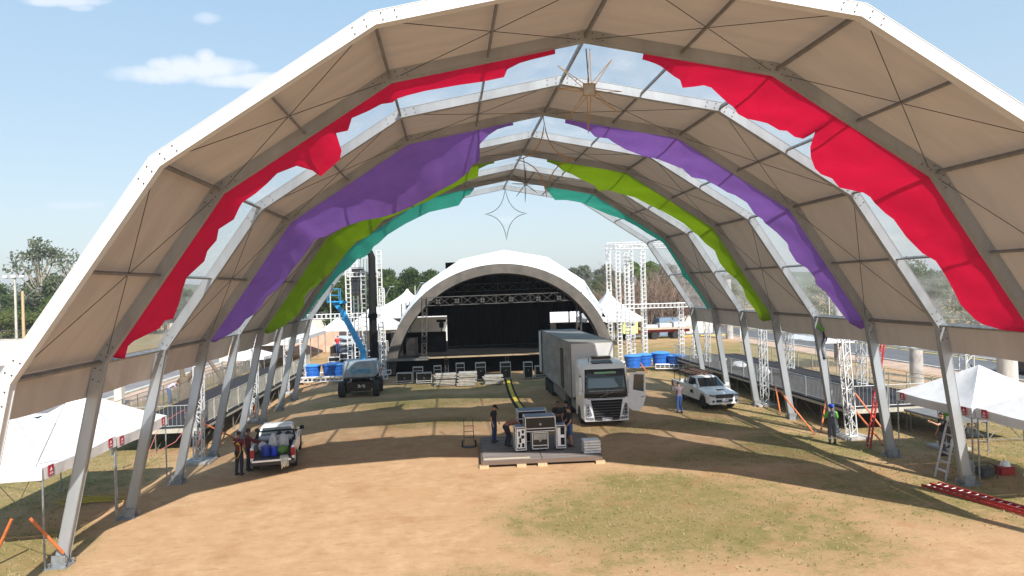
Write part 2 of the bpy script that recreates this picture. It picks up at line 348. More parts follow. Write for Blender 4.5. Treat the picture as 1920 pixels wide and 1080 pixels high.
for fr in range(1, 10):
    b = MB(); oi, oo = offprof(-.15), offprof(.15); y = fy(fr)
    hw = .1 if fr > 1 else .11
    rings = []
    for i in range(9):
        a, c = oi[i], oo[i]; z0 = .05 if i in (0, 8) else None
        az, cz = (a.y if z0 is None else z0), (c.y if z0 is None else z0)
        rings.append([(a.x, y-hw, az), (c.x, y-hw, cz), (c.x, y+hw, cz), (a.x, y+hw, az)])
    b.loft(rings)
    # raised keder lips and splice bolts
    for o0, o1 in ((-.165, -.15), (.15, .165)):
        q0, q1 = offprof(o0), offprof(o1)
        for ys in (-1, 1):
            b.loft([[(q0[i].x, y+ys*(hw+.012), q0[i].y), (q1[i].x, y+ys*(hw+.012), q1[i].y), (q1[i].x, y+ys*(hw-.02), q1[i].y), (q0[i].x, y+ys*(hw-.02), q0[i].y)] for i in range(9)])
    for k in range(7):
        for ds in (-.09, -.035, .035, .09):
            for oo_ in (-.08, .08):
                q = pt(k+ds, oo_); b.mi = 1; n0 = len(b.f); b.lathe([(.017, 0), (.017, .03)], (q.x, y-hw-.03, q.y), 6, 'Y'); b.mi = 0
    for k in range(13):
        q = pt(k*.5, .0); 
    f_ = b.build('rib', (MT['ribsunlit'] if fr == 1 else MT['alu'], MT['cable']), tent, fn=TT)
    for sd in (-1, 1):
        p_ = MB(); x = 15*sd; p_.bbox((x-.27, y-.26, 0.0), (x+.27, y+.26, .03)); p_.bbox((x-.2, y-.16, .03), (x+.2, y-.13, .35)); p_.bbox((x-.2, y+.13, .03), (x+.2, y+.16, .35))
        for u in (-.22, .22):
            for v in (-.21, .21): p_.lathe([(.03, .03), (.03, .12), (.05, .12), (.05, .15)], (x+u, y+v, 0), 6)
        p_.build('base_plate', MT['steel'], f_, fn=TT)
for bay in range(1, 9):
    y0, y1 = fy(bay)+.1, fy(bay+1)-.1
    if bay == 1: y0 = fy(bay)+.11
    op = bay % 2 == 1
    for k in range(13):                                      # purlins
        s = k*.5; b = MB(); q = pt(s, -.02); e = .0
        t = pt(min(s+.01, 6), -.02)-pt(max(s-.01, 0), -.02); t.normalize(); n = Vector((-t.y, t.x))
        w, h_ = (.06, .10) if k % 2 else (.08, .13)
        vs = [[(q.x+t.x*a*w+n.x*c*h_, y, q.y+t.y*a*w+n.y*c*h_) for a, c in ((-.5, -.5), (.5, -.5), (.5, .5), (-.5, .5))] for y in (y0, y1)]
        b.loft(vs); b.build('purlin', MT['alud'] if op else MT['steel'], tent, fn=TT)
    b = MB()
    R1 = rng(bay)
    def sk_(u, v):
        s = u*6; q = pt(s, .17-.06*sin(pi*v)*(.5+.5*abs(sin(pi*s))) if s not in (0, 1, 2, 3, 4, 5, 6) else .17-.02*sin(pi*v))
        return (q.x, y0-.08+(y1-y0+.16)*v, q.y)
    b.grid(sk_, 48, 8)
    b.build('roof_canvas' if op else 'clear_roof_panel', MT['canvas'] if op else MT['clear'], tent, smooth='all' if 0 else False, fn=TT)
    for sd in (0, 6):
        b = MB(); sg = -1 if sd == 0 else 1
        def sq(u, v):
            q = pt(sd+sg*u*.185, .17+.03*sin(v*9+bay)*u); return (q.x+sg*.05*u, y0-.08+(y1-y0+.16)*v, q.y)
        b.grid(sq, 4, 12); b.build('side_skirt', MT['canvas'], tent, fn=TT)
    if op:
        for k in range(6):
            for a, c in ((k+.05, k+.95), (k+.95, k+.05)):
                b = MB(); q0, q1 = pt(a, -.06), pt(c, -.06); b.tube([(q0.x, y0, q0.y), (q1.x, y1, q1.y)], .011, 5); b.build('brace_cable', MT['cable'], tent, fn=TT)
# ------------------------------------------------------------ coloured drapes hung under the clear bays
DR = {
'redL':(2,[(2.85,0.04,0.28),(2.73,0.04,0.3),(2.66,0.05,0.32),(2.6,0.12,0.34),(2.59,0.26,0.38),(2.47,0.26,0.38),(2.34,0.23,0.37),(2.16,0.21,0.36),(2.06,0.22,0.37),(1.97,0.26,0.38),(1.91,0.16,0.35),(1.83,0.13,0.34),(1.74,0.07,0.32),(1.69,0.24,0.37),(1.63,0.15,0.34),(1.6,0.53,0.46),(1.56,0.69,0.51),(1.41,0.78,0.53),(1.4,0.54,0.46),(1.36,0.26,0.38),(1.26,0.17,0.35),(1.18,0.23,0.37),(1.1,0.27,0.38),(1.01,0.28,0.38),(0.91,0.34,0.4),(0.83,0.21,0.36),(0.77,0.29,0.39),(0.7,0.26,0.38),(0.64,0.32,0.4),(0.53,0.22,0.37),(0.45,0.29,0.39),(0.37,0.38,0.41),(0.27,0.45,0.44),(0.26,0.34,0.4),(0.21,0.34,0.4),(0.14,0.08,0.33),(0.11,0.05,0.32),(0.03,0.13,0.34),(0.04,0.04,0.28)]),
'redR':(2,[(3.32,0.04,0.27),(3.43,0.1,0.33),(3.53,0.22,0.37),(3.58,0.27,0.38),(3.63,0.4,0.42),(3.68,0.35,0.4),(3.72,0.29,0.39),(3.77,0.31,0.39),(3.86,0.43,0.43),(3.95,0.55,0.46),(4.05,0.65,0.5),(4.11,0.64,0.49),(4.17,0.57,0.47),(4.21,0.53,0.46),(4.29,0.52,0.46),(4.32,0.47,0.44),(4.38,0.48,0.45),(4.42,0.44,0.43),(4.41,0.26,0.38),(4.49,0.48,0.45),(4.56,0.61,0.48),(4.65,0.72,0.52),(4.71,0.75,0.52),(4.77,0.71,0.51),(4.86,0.77,0.53),(4.93,0.67,0.5),(4.96,0.63,0.49),(5.05,0.62,0.49),(5.13,0.58,0.48),(5.18,0.54,0.46),(5.31,0.53,0.46),(5.43,0.48,0.44),(5.49,0.4,0.42),(5.6,0.4,0.42),(5.72,0.42,0.43),(5.79,0.44,0.43),(5.89,0.4,0.42),(5.93,0.36,0.41),(5.97,0.21,0.36),(5.98,0.04,0.31)]),
'purL':(4,[(2.77,0.04,0.27),(2.72,0.04,0.26),(2.65,0.04,0.3),(2.59,0.16,0.35),(2.52,0.48,0.44),(2.53,0.78,0.53),(2.53,0.85,0.81),(2.5,0.85,0.9),(2.47,0.85,0.91),(2.43,0.85,1.2),(2.37,0.85,1.39),(2.3,0.85,1.58),(2.17,0.85,1.77),(1.99,0.85,2.05),(1.82,0.85,1.96),(1.66,0.85,1.79),(1.54,0.85,1.59),(1.39,0.85,1.22),(1.26,0.85,1.03),(1.21,0.85,0.97),(1.06,0.85,0.87),(0.98,0.85,0.69),(0.8,0.85,0.67),(0.67,0.85,0.59),(0.56,0.85,0.59),(0.48,0.83,0.55),(0.4,0.66,0.5),(0.33,0.69,0.51),(0.25,0.66,0.5),(0.19,0.48,0.45),(0.12,0.47,0.44),(0.08,0.37,0.41),(-0.0,0.06,0.32),(-0.0,0.04,0.26)]),
'purR':(4,[(3.16,0.04,0.28),(3.26,0.06,0.32),(3.37,0.16,0.35),(3.43,0.29,0.39),(3.53,0.28,0.38),(3.59,0.37,0.41),(3.72,0.53,0.46),(3.9,0.66,0.5),(3.99,0.67,0.5),(4.12,0.58,0.47),(4.22,0.51,0.45),(4.33,0.57,0.47),(4.41,0.43,0.43),(4.53,0.4,0.42),(4.61,0.4,0.42),(4.67,0.35,0.41),(4.78,0.35,0.41),(4.91,0.49,0.45),(5.03,0.51,0.45),(5.14,0.41,0.42),(5.25,0.35,0.41),(5.31,0.4,0.42),(5.42,0.41,0.42),(5.49,0.3,0.39),(5.58,0.28,0.38),(5.64,0.33,0.4),(5.71,0.26,0.38),(5.81,0.24,0.37),(5.91,0.23,0.37),(6.01,0.19,0.36),(6.05,0.04,0.31)]),
'grnL':(6,[(2.73,0.04,0.25),(2.67,0.04,0.25),(2.58,0.11,0.33),(2.58,0.58,0.48),(2.49,0.61,0.48),(2.33,0.85,0.59),(2.01,0.85,1.08),(1.69,0.85,0.78),(1.51,0.85,0.57),(1.28,0.85,0.88),(1.16,0.85,0.75),(0.99,0.85,0.96),(0.83,0.85,0.86),(0.72,0.85,0.83),(0.61,0.85,0.66),(0.53,0.85,0.61),(0.47,0.66,0.5),(0.38,0.66,0.5),(0.29,0.85,0.61),(0.18,0.85,0.63),(0.11,0.79,0.54),(0.03,0.58,0.47),(-0.02,0.28,0.38),(-0.03,0.04,0.3)]),
'grnR':(6,[(3.24,0.04,0.25),(3.34,0.09,0.33),(3.43,0.3,0.39),(3.54,0.4,0.42),(3.67,0.59,0.48),(3.83,0.77,0.53),(3.91,0.85,0.76),(4.11,0.76,0.53),(4.26,0.55,0.46),(4.41,0.49,0.45),(4.55,0.42,0.43),(4.68,0.39,0.42),(4.8,0.38,0.41),(4.98,0.47,0.44),(5.12,0.4,0.42),(5.22,0.28,0.38),(5.36,0.36,0.41),(5.47,0.33,0.4),(5.57,0.22,0.36),(5.67,0.19,0.36),(5.8,0.28,0.38),(5.91,0.26,0.38),(6.03,0.26,0.38),(6.06,0.18,0.35),(6.05,0.04,0.29)]),
'teaL':(8,[(2.59,0.04,0.24),(2.54,0.31,0.39),(2.48,0.36,0.41),(2.4,0.85,0.69),(2.26,0.85,0.71),(1.98,0.85,0.72),(1.68,0.78,0.53),(1.42,0.7,0.51),(1.26,0.85,0.59),(1.19,0.85,0.59),(1.11,0.85,0.79),(1.02,0.85,0.85),(0.93,0.82,0.55),(0.8,0.68,0.51),(0.74,0.54,0.46),(0.68,0.37,0.41),(0.61,0.28,0.38),(0.49,0.22,0.37),(0.38,0.16,0.35),(0.28,0.04,0.29),(0.17,0.04,0.28),(0.09,0.04,0.28),(0.05,0.04,0.27)]),
'teaR':(8,[(3.43,0.04,0.26),(3.64,0.7,0.51),(3.79,0.54,0.46),(4.04,0.61,0.48),(4.31,0.4,0.42),(4.49,0.17,0.35),(4.66,0.11,0.33),(4.81,0.12,0.34),(4.95,0.11,0.33),(5.07,0.04,0.31),(5.17,0.04,0.3),(5.3,0.04,0.3),(5.41,0.06,0.32),(5.5,0.16,0.35),(5.57,0.08,0.32),(5.69,0.04,0.28),(5.79,0.04,0.28),(5.91,0.04,0.3),(5.98,0.06,0.32)]),
}
DL = {'redL': ('ragged crimson cloth drape hanging under the left half of the nearest clear bay', 'red'),
      'redR': ('wide crimson cloth drape hanging under the right half of the nearest clear roof bay', 'red'),
      'purL': ('broad sagging purple cloth drape under the left half of the tent roof', 'purple'),
      'purR': ('narrow purple cloth drape running down the right half of the tent roof', 'purple'),
      'grnL': ('lime green cloth drape under the left half of the tent roof', 'green'),
      'grnR': ('lime green cloth drape running down the right half of the tent roof', 'green'),
      'teaL': ('teal cloth drape in the farthest clear bay on the left', 'teal'),
      'teaR': ('teal cloth drape in the farthest clear bay on the right', 'teal')}
for key, (fr, L) in DR.items():
    R1 = rng(key); left = key.endswith('L')
    # densify the free edge with small wobble
    P = []
    for a, c in zip(L[:-1], L[1:]):
        n = max(1, int(abs(c[0]-a[0])/.03)+int(abs(c[1]-a[1])/.12))
        for i in range(n):
            w = i/n; P.append([a[j]+(c[j]-a[j])*w for j in range(3)])
    P.append(list(L[-1])); N = len(P); s0, s1 = L[0][0], L[-1][0]
    # monotone parameter for the hung edge
    mono = []; cur = s0
    lo = min(p[0] for p in L); hi = max(p[0] for p in L)
    for p in P:
        cur = min(cur, p[0]) if left else max(cur, p[0])
        mono.append(cur)
    b = MB(); NV = 12; rows = []
    for i, p in enumerate(P):
        sm = mono[i]; fr_ = abs(sm-round(sm)); gap = (.006 if left else .045)*sin(pi*(sm % 1))**.8 if not (sm < 0 or sm > 6) else 0
        t0 = .028+gap*.8
        t1, o1 = max(p[1], t0+.01), p[2]; row = []
        for j in range(NV+1):
            v = j/NV; s_ = sm+(p[0]-sm)*v; t_ = t0+(t1-t0)*v
            wv = sin(s_*23+v*2)*.035+sin(s_*51+v*5)*.012+sin(s_*9.3+v*4)*.05
            o_ = .06+(o1-.06)*(v**.8)+wv*sin(pi*min(1, v*1.05))*min(1, (t1-t0)*2)+.06*sin(pi*v)*min(1, t1-t0)
            s_ = min(6.12, max(-.12, s_))
            q = pt(s_, -round(o_, 3)); row.append((q.x, fy(fr)+t_*TB, q.y))
        rows.append(row)
    b.loft([r for r in rows], cap=False, closed=False)
    lab, m_ = DL[key]
    one('cloth_drape', lab, 'drape', 'coloured cloth drapes under the tent roof', b, MT[m_], smooth='all', fn=TT)
# ------------------------------------------------------------ roads and paved ground
MT['asphalt'] = mat('worn_asphalt', (.115, .115, .125), .9, var=.3, vscale=.5, bump=.1, bscale=20)
MT['asphalt2'] = mat('pale_asphalt', (.21, .195, .20), .9, var=.25, vscale=.3)
MT['pave'] = mat('dusty_pavement', (.47, .33, .25), .9, var=.3, vscale=.7)
MT['kerb'] = mat('kerb_stone', (.55, .53, .48), .8, var=.3, vscale=2)
MT['yellow'] = mat('yellow_paint', (.75, .55, .05), .6, var=.3, vscale=4)
MT['wallpink'] = mat('pink_plaster', (.58, .38, .28), .9, var=.25, vscale=1.2)
MT['wallwhite'] = mat('whitewashed_plaster', (.62, .58, .52), .9, var=.25, vscale=.8)
def sheet(name, pts, z, m, kind='structure'):
    b = MB(); b.add([(x, y, z) for x, y in pts], [tuple(range(len(pts)))]); return tag(b.build(name, m), kind=kind)
sheet('road', [(36.9, -60), (44, -60), (44, 320), (36.9, 320)], .016, MT['asphalt'])
sheet('far_pavement', [(44.4, -60), (50, -60), (50, 320), (44.4, 320)], .014, MT['asphalt2'])
sheet('pavement', [(33.5, -20), (36.5, -20), (36.5, 150), (33.5, 150)], .012, MT['pave'])
sheet('parking_road', [(-75, 20), (-30, 20), (-30, 87), (-75, 87)], .012, MT['asphalt2'])
sheet('dusty_path', [(-29.6, 20), (-26.6, 20), (-26.6, 110), (-29.6, 110)], .014, MT['pave'])
sheet('cross_road', [(5, 96), (36.9, 94), (36.9, 101), (5, 103)], .02, MT['asphalt2'])
b = MB()
for x in (36.6, 44.2): b.bbox((x-.12, -60, 0), (x+.12, 320, .13))
tag(b.build('kerb', MT['kerb']), kind='structure')
b = MB(); b.bbox((-30.1, 20, 0), (-29.75, 110, .13)); tag(b.build('path_kerb', MT['kerb']), kind='structure')
b = MB(); y = -20
while y < 200: b.bbox((43.7, y, .018), (43.95, y+2.4, .022)); y += 3
tag(b.build('yellow_road_line', MT['yellow']), kind='structure')
b = MB(); b.bbox((19, 93.2, .0), (36, 93.5, .1)); tag(b.build('yellow_kerb', MT['yellow']), kind='structure')
# ------------------------------------------------------------ hills and trees
MT['bark'] = mat('bark', (.16, .12, .085), .9, var=.4, vscale=5)
MT['palebark'] = mat('pale_bark', (.36, .32, .27), .9, var=.3, vscale=5)
def leafmat(name, c1, c2, sc=.8, tr=.25):
    m = mat(name, c1, .8, col2=c2, vscale=sc, detail=6, trans=tr, lo=.3, hi=.7, spec=.2); return m
MT['leaf'] = leafmat('mid_green_leaves', (.085, .125, .028), (.035, .06, .015))
MT['leafd'] = leafmat('dark_green_leaves', (.055, .095, .022), (.02, .04, .012))
MT['leafy'] = leafmat('yellow_green_leaves', (.15, .17, .04), (.06, .08, .02))
MT['leafg'] = leafmat('grey_green_leaves', (.15, .17, .10), (.07, .085, .05))
MT['twig'] = mat('bare_brown_twigs', (.22, .15, .11), .9, var=.4, vscale=2)
def leaves(b, rn, c, rx, rz, n, s, flat=1):
    for _ in range(n):
        while 1:
            v = Vector((rn.uniform(-1, 1), rn.uniform(-1, 1), rn.uniform(-1, 1)))
            if v.length < 1: break
        p = Vector(c)+Vector((v.x*rx, v.y*rx, v.z*rz)); a = Vector((rn.gauss(0, 1), rn.gauss(0, 1), rn.gauss(0, .7))).normalized(); u = a.orthogonal().normalized(); w = a.cross(u)
        k = s*rn.uniform(.6, 1.4); b.add([p-u*k*.5, p+w*k*.28, p+u*k*.5, p-w*k*.28], [(0, 1, 2, 3)])
def make_tree(name, seed, h, cr, m, bark='bark', clumps=26, per=60, leaf=.42, base=.35, label=None, cat='tree', wide=1):
    rn = rng(seed); t = empty(name); tag(t, label, cat)
    tb = MB(); top = h*.75; pts = [(0, 0, 0), (rn.uniform(-.1, .1)*h*.3, .1, h*.3), (rn.uniform(-.1, .1)*h*.5, rn.uniform(-.2, .2), h*.55), (rn.uniform(-.3, .3), rn.uniform(-.3, .3), top)]
    tb.tube(pts, [h*.028, h*.022, h*.014, h*.005], 7)
    cb = MB()
    for i in range(clumps):
        z = base+(1-base)*rn.random()**.85; rr = cr*sin(pi*min(.97, max(.12, (z-base+.12)/(1.12-base))))**.7*wide
        a = rn.uniform(0, 2*pi); d = rr*sqrt(rn.random()); c = (cos(a)*d, sin(a)*d, h*z*.93)
        q = rn.uniform(.22, .42)*cr
        tb.tube([(0, 0, h*max(.2, z*.55)), (c[0]*.5, c[1]*.5, h*z*.75), c], [h*.010, h*.006, h*.002], 4)
        leaves(cb, rn, c, q, q*.72, per, leaf)
    tb.build('trunk', MT[bark], t); cb.build('crown', MT[m], t); return t
def make_bare(name, seed, h, cr, label=None, n=150):
    rn = rng(seed); t = empty(name); tag(t, label, 'bush'); tb = MB()
    for i in range(n):
        a = rn.uniform(0, 2*pi); r = cr*sqrt(rn.random()); x0 = rn.uniform(-cr, cr)*.5; y0 = rn.uniform(-cr, cr)*.5; hh = h*rn.uniform(.45, 1)
        p1 = (x0+cos(a)*r*.4, y0+sin(a)*r*.4, hh*.55); p2 = (x0+cos(a)*r, y0+sin(a)*r, hh)
        tb.tube([(x0, y0, 0), p1, p2], [.05, .03, .012], 3)
        for k in range(4): tb.tube([p1, (p1[0]+rn.uniform(-1, 1), p1[1]+rn.uniform(-1, 1), p1[2]+rn.uniform(.3, 1.4))], [.022, .008], 3)
    tb.build('branches', MT['twig'], t); return t
def make_palm(name, h, label, fr=4.0, n=15, seed=1):
    rn = rng(seed); t = tag(empty(name), label, 'palm tree'); b = MB()
    b.tube([(0, 0, 0), (0, 0, h*.3), (.05, 0, h*.6), (.05, 0, h*.82)], [.26, .25, .21, .17], 10); b.build('trunk', MT['palebark'], t)
    s_ = MB(); s_.tube([(.05, 0, h*.82), (.05, 0, h*.97)], [.14, .08], 8); s_.build('crownshaft', MT['leafy'], t)
    for i in range(n):
        a = 2*pi*i/n+rn.uniform(-.15, .15); el = rn.uniform(.1, 1.1); b = MB(); P = []
        for k in range(9):
            u = k/8; r = fr*u*cos(el*(1-u*.3))*.8; z = h*.95+fr*(u*sin(el)-u*u*(.55+.25*rn.random())*1.0); P.append(Vector((cos(a)*r+.05, sin(a)*r, z)))
        b.tube(P, [.03]*8+[.01], 4); side = Vector((-sin(a), cos(a), 0))
        for k in range(1, 26):
            u = k/26*8; j = int(u); p = P[j]+(P[min(j+1, 8)]-P[j])*(u-j); L = .95*sin(pi*(.1+.85*k/26))
            for sg in (-1, 1):
                q = p+side*sg*L*.75+Vector((0, 0, -.55*L))+(P[min(j+1, 8)]-P[j]).normalized()*L*.35; w = (P[min(j+1, 8)]-P[j]).normalized()*.05
                b.add([p-w, p+w, q], [(0, 1, 2)])
        b.build('frond', MT['leaf'], t)
    return t
def plant(proto, spots, group, label=None):
    kids = {}
    for x in bpy.data.objects:
        if x.parent: kids.setdefault(x.parent.name, []).append(x)
    for i, (x, y, s, r) in enumerate(spots):
        o = proto if i == 0 else copy_tree(proto, None, kids); o.location = (x, y, 0); o.scale = (s, s, s); o.rotation_euler = (0, 0, r)
        if label: o['label'] = label
        if group: o['group'] = group
rr = rng(5)
def band(x0, x1, y0, y1, n, smin, smax, seed):
    q = rng(seed); return [(x0+(x1-x0)*(i+q.uniform(.1, .9))/n, q.uniform(y0, y1), q.uniform(smin, smax), q.uniform(0, 6)) for i in range(n)]
L_ = 'leafy green tree in the belt of trees behind the stage and the left speaker tower'
plant(make_tree('broadleaf_tree', 11, 9.5, 4.2, 'leaf', clumps=40, per=190, base=.12, label=L_), band(-34, 4, 112, 135, 15, .9, 1.25, 3), 'trees behind the stage', L_)
plant(make_tree('dark_tree', 12, 11, 3.8, 'leafd', clumps=40, per=190, base=.12, label=L_), band(-36, 6, 122, 145, 11, .95, 1.2, 4), 'trees behind the stage', L_)
L_ = 'dense green tree behind the pale wall at the left edge'
plant(make_tree('broadleaf_tree', 13, 10, 5, 'leaf', clumps=46, per=200, base=.08, label=L_), band(-135, -62, 132, 165, 15, 1.0, 1.35, 7), 'trees behind the left wall', L_)
L_ = 'low olive tree in the mass in front of the left wood'
plant(make_tree('bushy_tree', 14, 7, 4.6, 'leafy', clumps=36, per=180, base=.05, label=L_), band(-118, -66, 128, 134, 8, .85, 1.15, 8), 'olive trees behind the left wall', L_)
t = make_tree('wispy_tree', 21, 21, 5.2, 'leafg', 'palebark', clumps=34, per=55, leaf=.6, base=.42, label='tall thin wispy tree with pale trunk rising above the left wood'); t.location = (-84, 140, 0)
t = make_tree('wispy_tree', 22, 18, 5.5, 'leafg', 'palebark', clumps=26, per=36, leaf=.5, base=.4, label='half bare tall tree right beside the tall wispy one at left'); t.location = (-77, 138, 0)
t = make_tree('wispy_tree', 23, 25.5, 4, 'leafg', 'palebark', clumps=20, per=45, leaf=.6, base=.55, label='tree whose top just shows above the front tent rib at left'); t.location = (-72, 146, 0)
t = make_palm('palm_tree', 8.0, 'bushy palm with bright fronds low at the left behind the front rib', 4.6, 22, 3); t.location = (-72, 126, 0)
t = make_palm('palm_tree', 10.2, 'slender royal palm with white trunk behind the right truss tower', 3.6, 17, 5); t.location = (21.4, 85, 0)
L_ = 'tree in the hazy green belt beyond the road at the right'
plant(make_tree('broadleaf_tree', 15, 9, 4.5, 'leaf', clumps=32, per=100, base=.08, label=L_), band(58, 95, 60, 120, 10, .8, 1.2, 9), 'trees beyond the road', L_)
plant(make_tree('bushy_tree', 16, 8, 5, 'leafy', clumps=32, per=90, base=.05, label=L_), band(56, 100, 110, 190, 10, .8, 1.1, 10), 'trees beyond the road', L_)
L_ = 'leafy tree in the belt between the stage and the right truss tower'
plant(make_tree('dark_tree', 17, 9, 5, 'leafd', clumps=30, per=110, base=.1, label=L_), band(18, 58, 150, 190, 12, .85, 1.2, 12), 'trees right of the stage', L_)
L_ = 'pale slender tree of the hazy grove far behind the stage at right'
plant(make_tree('slender_tree', 18, 14.5, 4.5, 'leafg', 'palebark', clumps=34, per=70, leaf=.9, base=.12, label=L_), band(44, 100, 260, 310, 22, .85, 1.2, 14), 'pale grove on the far hill', L_)
L_ = 'bare brown thicket bush beside the palm behind the right truss tower'
plant(make_bare('bare_bush', 31, 9, 6, L_, 190), [(28, 101, 1.3, 0), (34.5, 107, 1.25, 1), (39, 112, 1.2, 2), (24.5, 112, 1.1, 3), (31.5, 108, 1.35, 4)], 'bare bushes by the palm', L_)
L_ = 'small olive tree growing among the bare bushes right of the stage'
plant(make_tree('bushy_tree', 19, 6, 4, 'leafg', clumps=24, per=80, base=.1, label=L_), [(20, 125, 1, 0), (25, 128, 1.1, 2), (31, 124, 1, 4)], 'olive trees right of the stage', L_)
# far hill line
b = MB(); q = rng(3); N = 60
def hill(u, v):
    a = -1.2+2.4*u; R_ = 420+v*260; h_ = (8+9*(.5+.5*sin(u*17+1))+5*sin(u*41))*sin(pi*v)**.8
    return (sin(a)*R_*1.2, cos(a)*R_, h_-.5)
b.grid(hill, N, 8)
MT['hill'] = mat('wooded_hillside', (.10, .12, .05), .95, col2=(.05, .07, .03), vscale=.05, bump=1, bscale=.2)
tag(b.build('hills', MT['hill'], smooth='all'), kind='structure')
# ------------------------------------------------------------ concert shell and stage
RC, RX, RZ = .85, 10.45, 9.9
MT['rimc'] = mat('stained_concrete_rim', (.13, .115, .10), .85, spec=.2, col2=(.075, .07, .065), vscale=.8, detail=7, bump=.2)
MT['roofwhite'] = mat('white_shell_roof', (.80, .80, .79), .5, var=.05, vscale=1)
shell = tag(empty('concert_shell', (0, 0, 0)), 'white vaulted concert shell with a grey arched rim and black interior at the far end', 'band shell')
def ring(y, rx, rz, n=40, cx=RC, dz=0):
    out = []
    for i in range(n+1):
        a = pi*i/n; x, z = -cos(a)*rx, sin(a)*rz
        out.append((cx+x+.04*z, y-.064*x, max(z+dz, .1)))
    return out
def poly(y, s, n=40, cx=1.65):
    P = [(x*s, z*s) for x, z in PROF]; out = []
    L = [0]
    for a, c in zip(P[:-1], P[1:]): L.append(L[-1]+math.dist(a, c))
    for i in range(n+1):
        d = L[-1]*i/n; k = max(j for j in range(8) if L[j] <= d+1e-9); w = (d-L[k])/(L[k+1]-L[k]); x = P[k][0]+(P[k+1][0]-P[k][0])*w; z = P[k][1]+(P[k+1][1]-P[k][1])*w
        out.append((cx+x+.04*z, y-.064*x, z))
    return out
b = MB(); b.loft([ring(60.5, RX, RZ), ring(60.5, RX-.95, RZ-.85), ring(61.6, RX-1.0, RZ-.95), ring(61.6, RX-.0, RZ)], cap=False, closed=False); b.loft([ring(61.6, RX, RZ), ring(60.5, RX, RZ)], cap=False, closed=False)
b.build('arch_rim', MT['rimc'], shell, smooth=True)
b = MB(); rings_ = [ring(61.3, RX+.03, RZ+.05), poly(68, .77)]
b.loft(rings_, cap=False, closed=False); b.loft([poly(68, .77), poly(82, .77)], cap=False, closed=False)
# the skin stops above the ground at the sides: drop the faces below z = 4.6 behind the rim
keep = []
for f in b.f:
    if sum(b.v[i][2] for i in f)/4 > 5.0: keep.append(f)
b.f = keep; b.m = [0]*len(keep); b.build('roof', MT['roofwhite'], shell)
b = MB(); b.loft([ring(61.7, RX-1.02, RZ-.97), poly(68, .757), poly(81.9, .757)], cap=False, closed=False)
b.f = [f for f in b.f if sum(b.v[i][2] for i in f)/4 > 4.3]; b.m = [0]*len(b.f); b.build('black_lining', MT['blackcloth'], shell)
b = MB()
for x in (-8.4, 11.2):
    for y in (68, 75, 82): b.tube([(x, y, 0), (x, y, 6.4)], .09, 6)
b.build('post', MT['alud'], shell)
stage = tag(empty('stage', (0, 0, 0)), 'wide black stage deck with a sunlit pale front board under the shell', 'stage')
b = MB(); b.bbox((-10.4, 60.7, 1.45), (10.6, 80, 1.6)); b.build('deck', MT['black'], stage)
b = MB(); b.bbox((-10.3, 61.2, .05), (10.5, 61.3, 1.44)); b.build('front_skirt', MT['blackcloth'], stage)
b = MB(); b.bbox((-5.6, 60.0, 1.58), (5.0, 60.69, 1.66)); b.build('front_board', MT['wood'], stage)
b = MB(); b.bbox((-10.4, 60.5, 1.40), (-5.6, 60.69, 1.60)); b.build('edge_beam', MT['alud'], stage)
def lattice(b, p, q, w, n=None, r=.022, rl=.012, ladder=False, up=None):
    p, q = Vector(p), Vector(q); d = q-p; L = d.length; d.normalize(); u = Vector(up) if up else (Vector((0, 0, 1)) if abs(d.z) < .8 else Vector((0, 1, 0)))
    x = d.cross(u).normalized()*w/2; z = x.cross(d).normalized()*w/2; cs = [x+z, x-z, -x-z, -x+z]; n = n or max(2, int(L/w/1.0))
    for c in cs: b.tube([p+c, q+c], r, 5)
    for f in range(4):
        a, c = cs[f], cs[(f+1) % 4]
        for i in range(n):
            s0, s1 = p+d*L*i/n, p+d*L*(i+1)/n
            if ladder: b.tube([s0+a, s0+c], rl*1.6, 4)
            else:
                e0, e1 = (a, c) if (i+f) % 2 else (c, a); b.tube([s0+e0, s1+e1], rl, 4)
                if i % 3 == 0: b.tube([s0+a, s0+c], rl, 4)
    for e in (p, q):
        for f in range(4): b.tube([e+cs[f], e+cs[(f+1) % 4]], r, 4)
b = MB()
for x0 in (-9.4, -4, 1.5, 7): lattice(b, (x0, 60.9, .05), (x0, 60.9, 1.38), .3)
b.build('support_truss', MT['alud'], stage)
rig = tag(empty('lighting_rig', (0, 0, 0)), 'truss portal over the stage with two lattice towers and a row of small lights', 'stage truss')
MT['dimtruss'] = mat('shaded_rig_grey', (.075, .07, .065), .7, .2)  # rig colour darkened to carry the shade inside the shell
for x in (-6.0, 8.2):
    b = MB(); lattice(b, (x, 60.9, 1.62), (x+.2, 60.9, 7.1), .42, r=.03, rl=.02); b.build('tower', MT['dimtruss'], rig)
    b = MB(); b.bbox((x-.45, 60.45, 1.60), (x+.45, 61.35, 1.68)); b.build('base_plate', MT['alud'], rig)
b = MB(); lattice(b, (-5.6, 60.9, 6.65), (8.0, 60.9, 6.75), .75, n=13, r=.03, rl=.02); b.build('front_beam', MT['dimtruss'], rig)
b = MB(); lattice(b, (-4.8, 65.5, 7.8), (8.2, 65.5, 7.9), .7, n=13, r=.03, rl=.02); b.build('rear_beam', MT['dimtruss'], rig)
for x in (-4.6, -2.9, -.6, 2.0, 4.5, 6.4):
    b = MB(); b.bbox((x-.22, 60.35, 6.42), (x+.22, 60.5, 6.86)); o = b.build('light', MT['black'], rig)
    l_ = MB()
    for u in (-.11, .11):
        for v in (-.11, .11): l_.lathe([(.075, 0), (.06, .02)], (x+u, 60.33, 6.64+v), 8, 'Y')
    l_.build('lens', MT['dimtruss'], o)
bd = tag(empty('stage_curtain', (0, 0, 0)), 'black backdrop curtain closing the back of the stage', 'curtain')
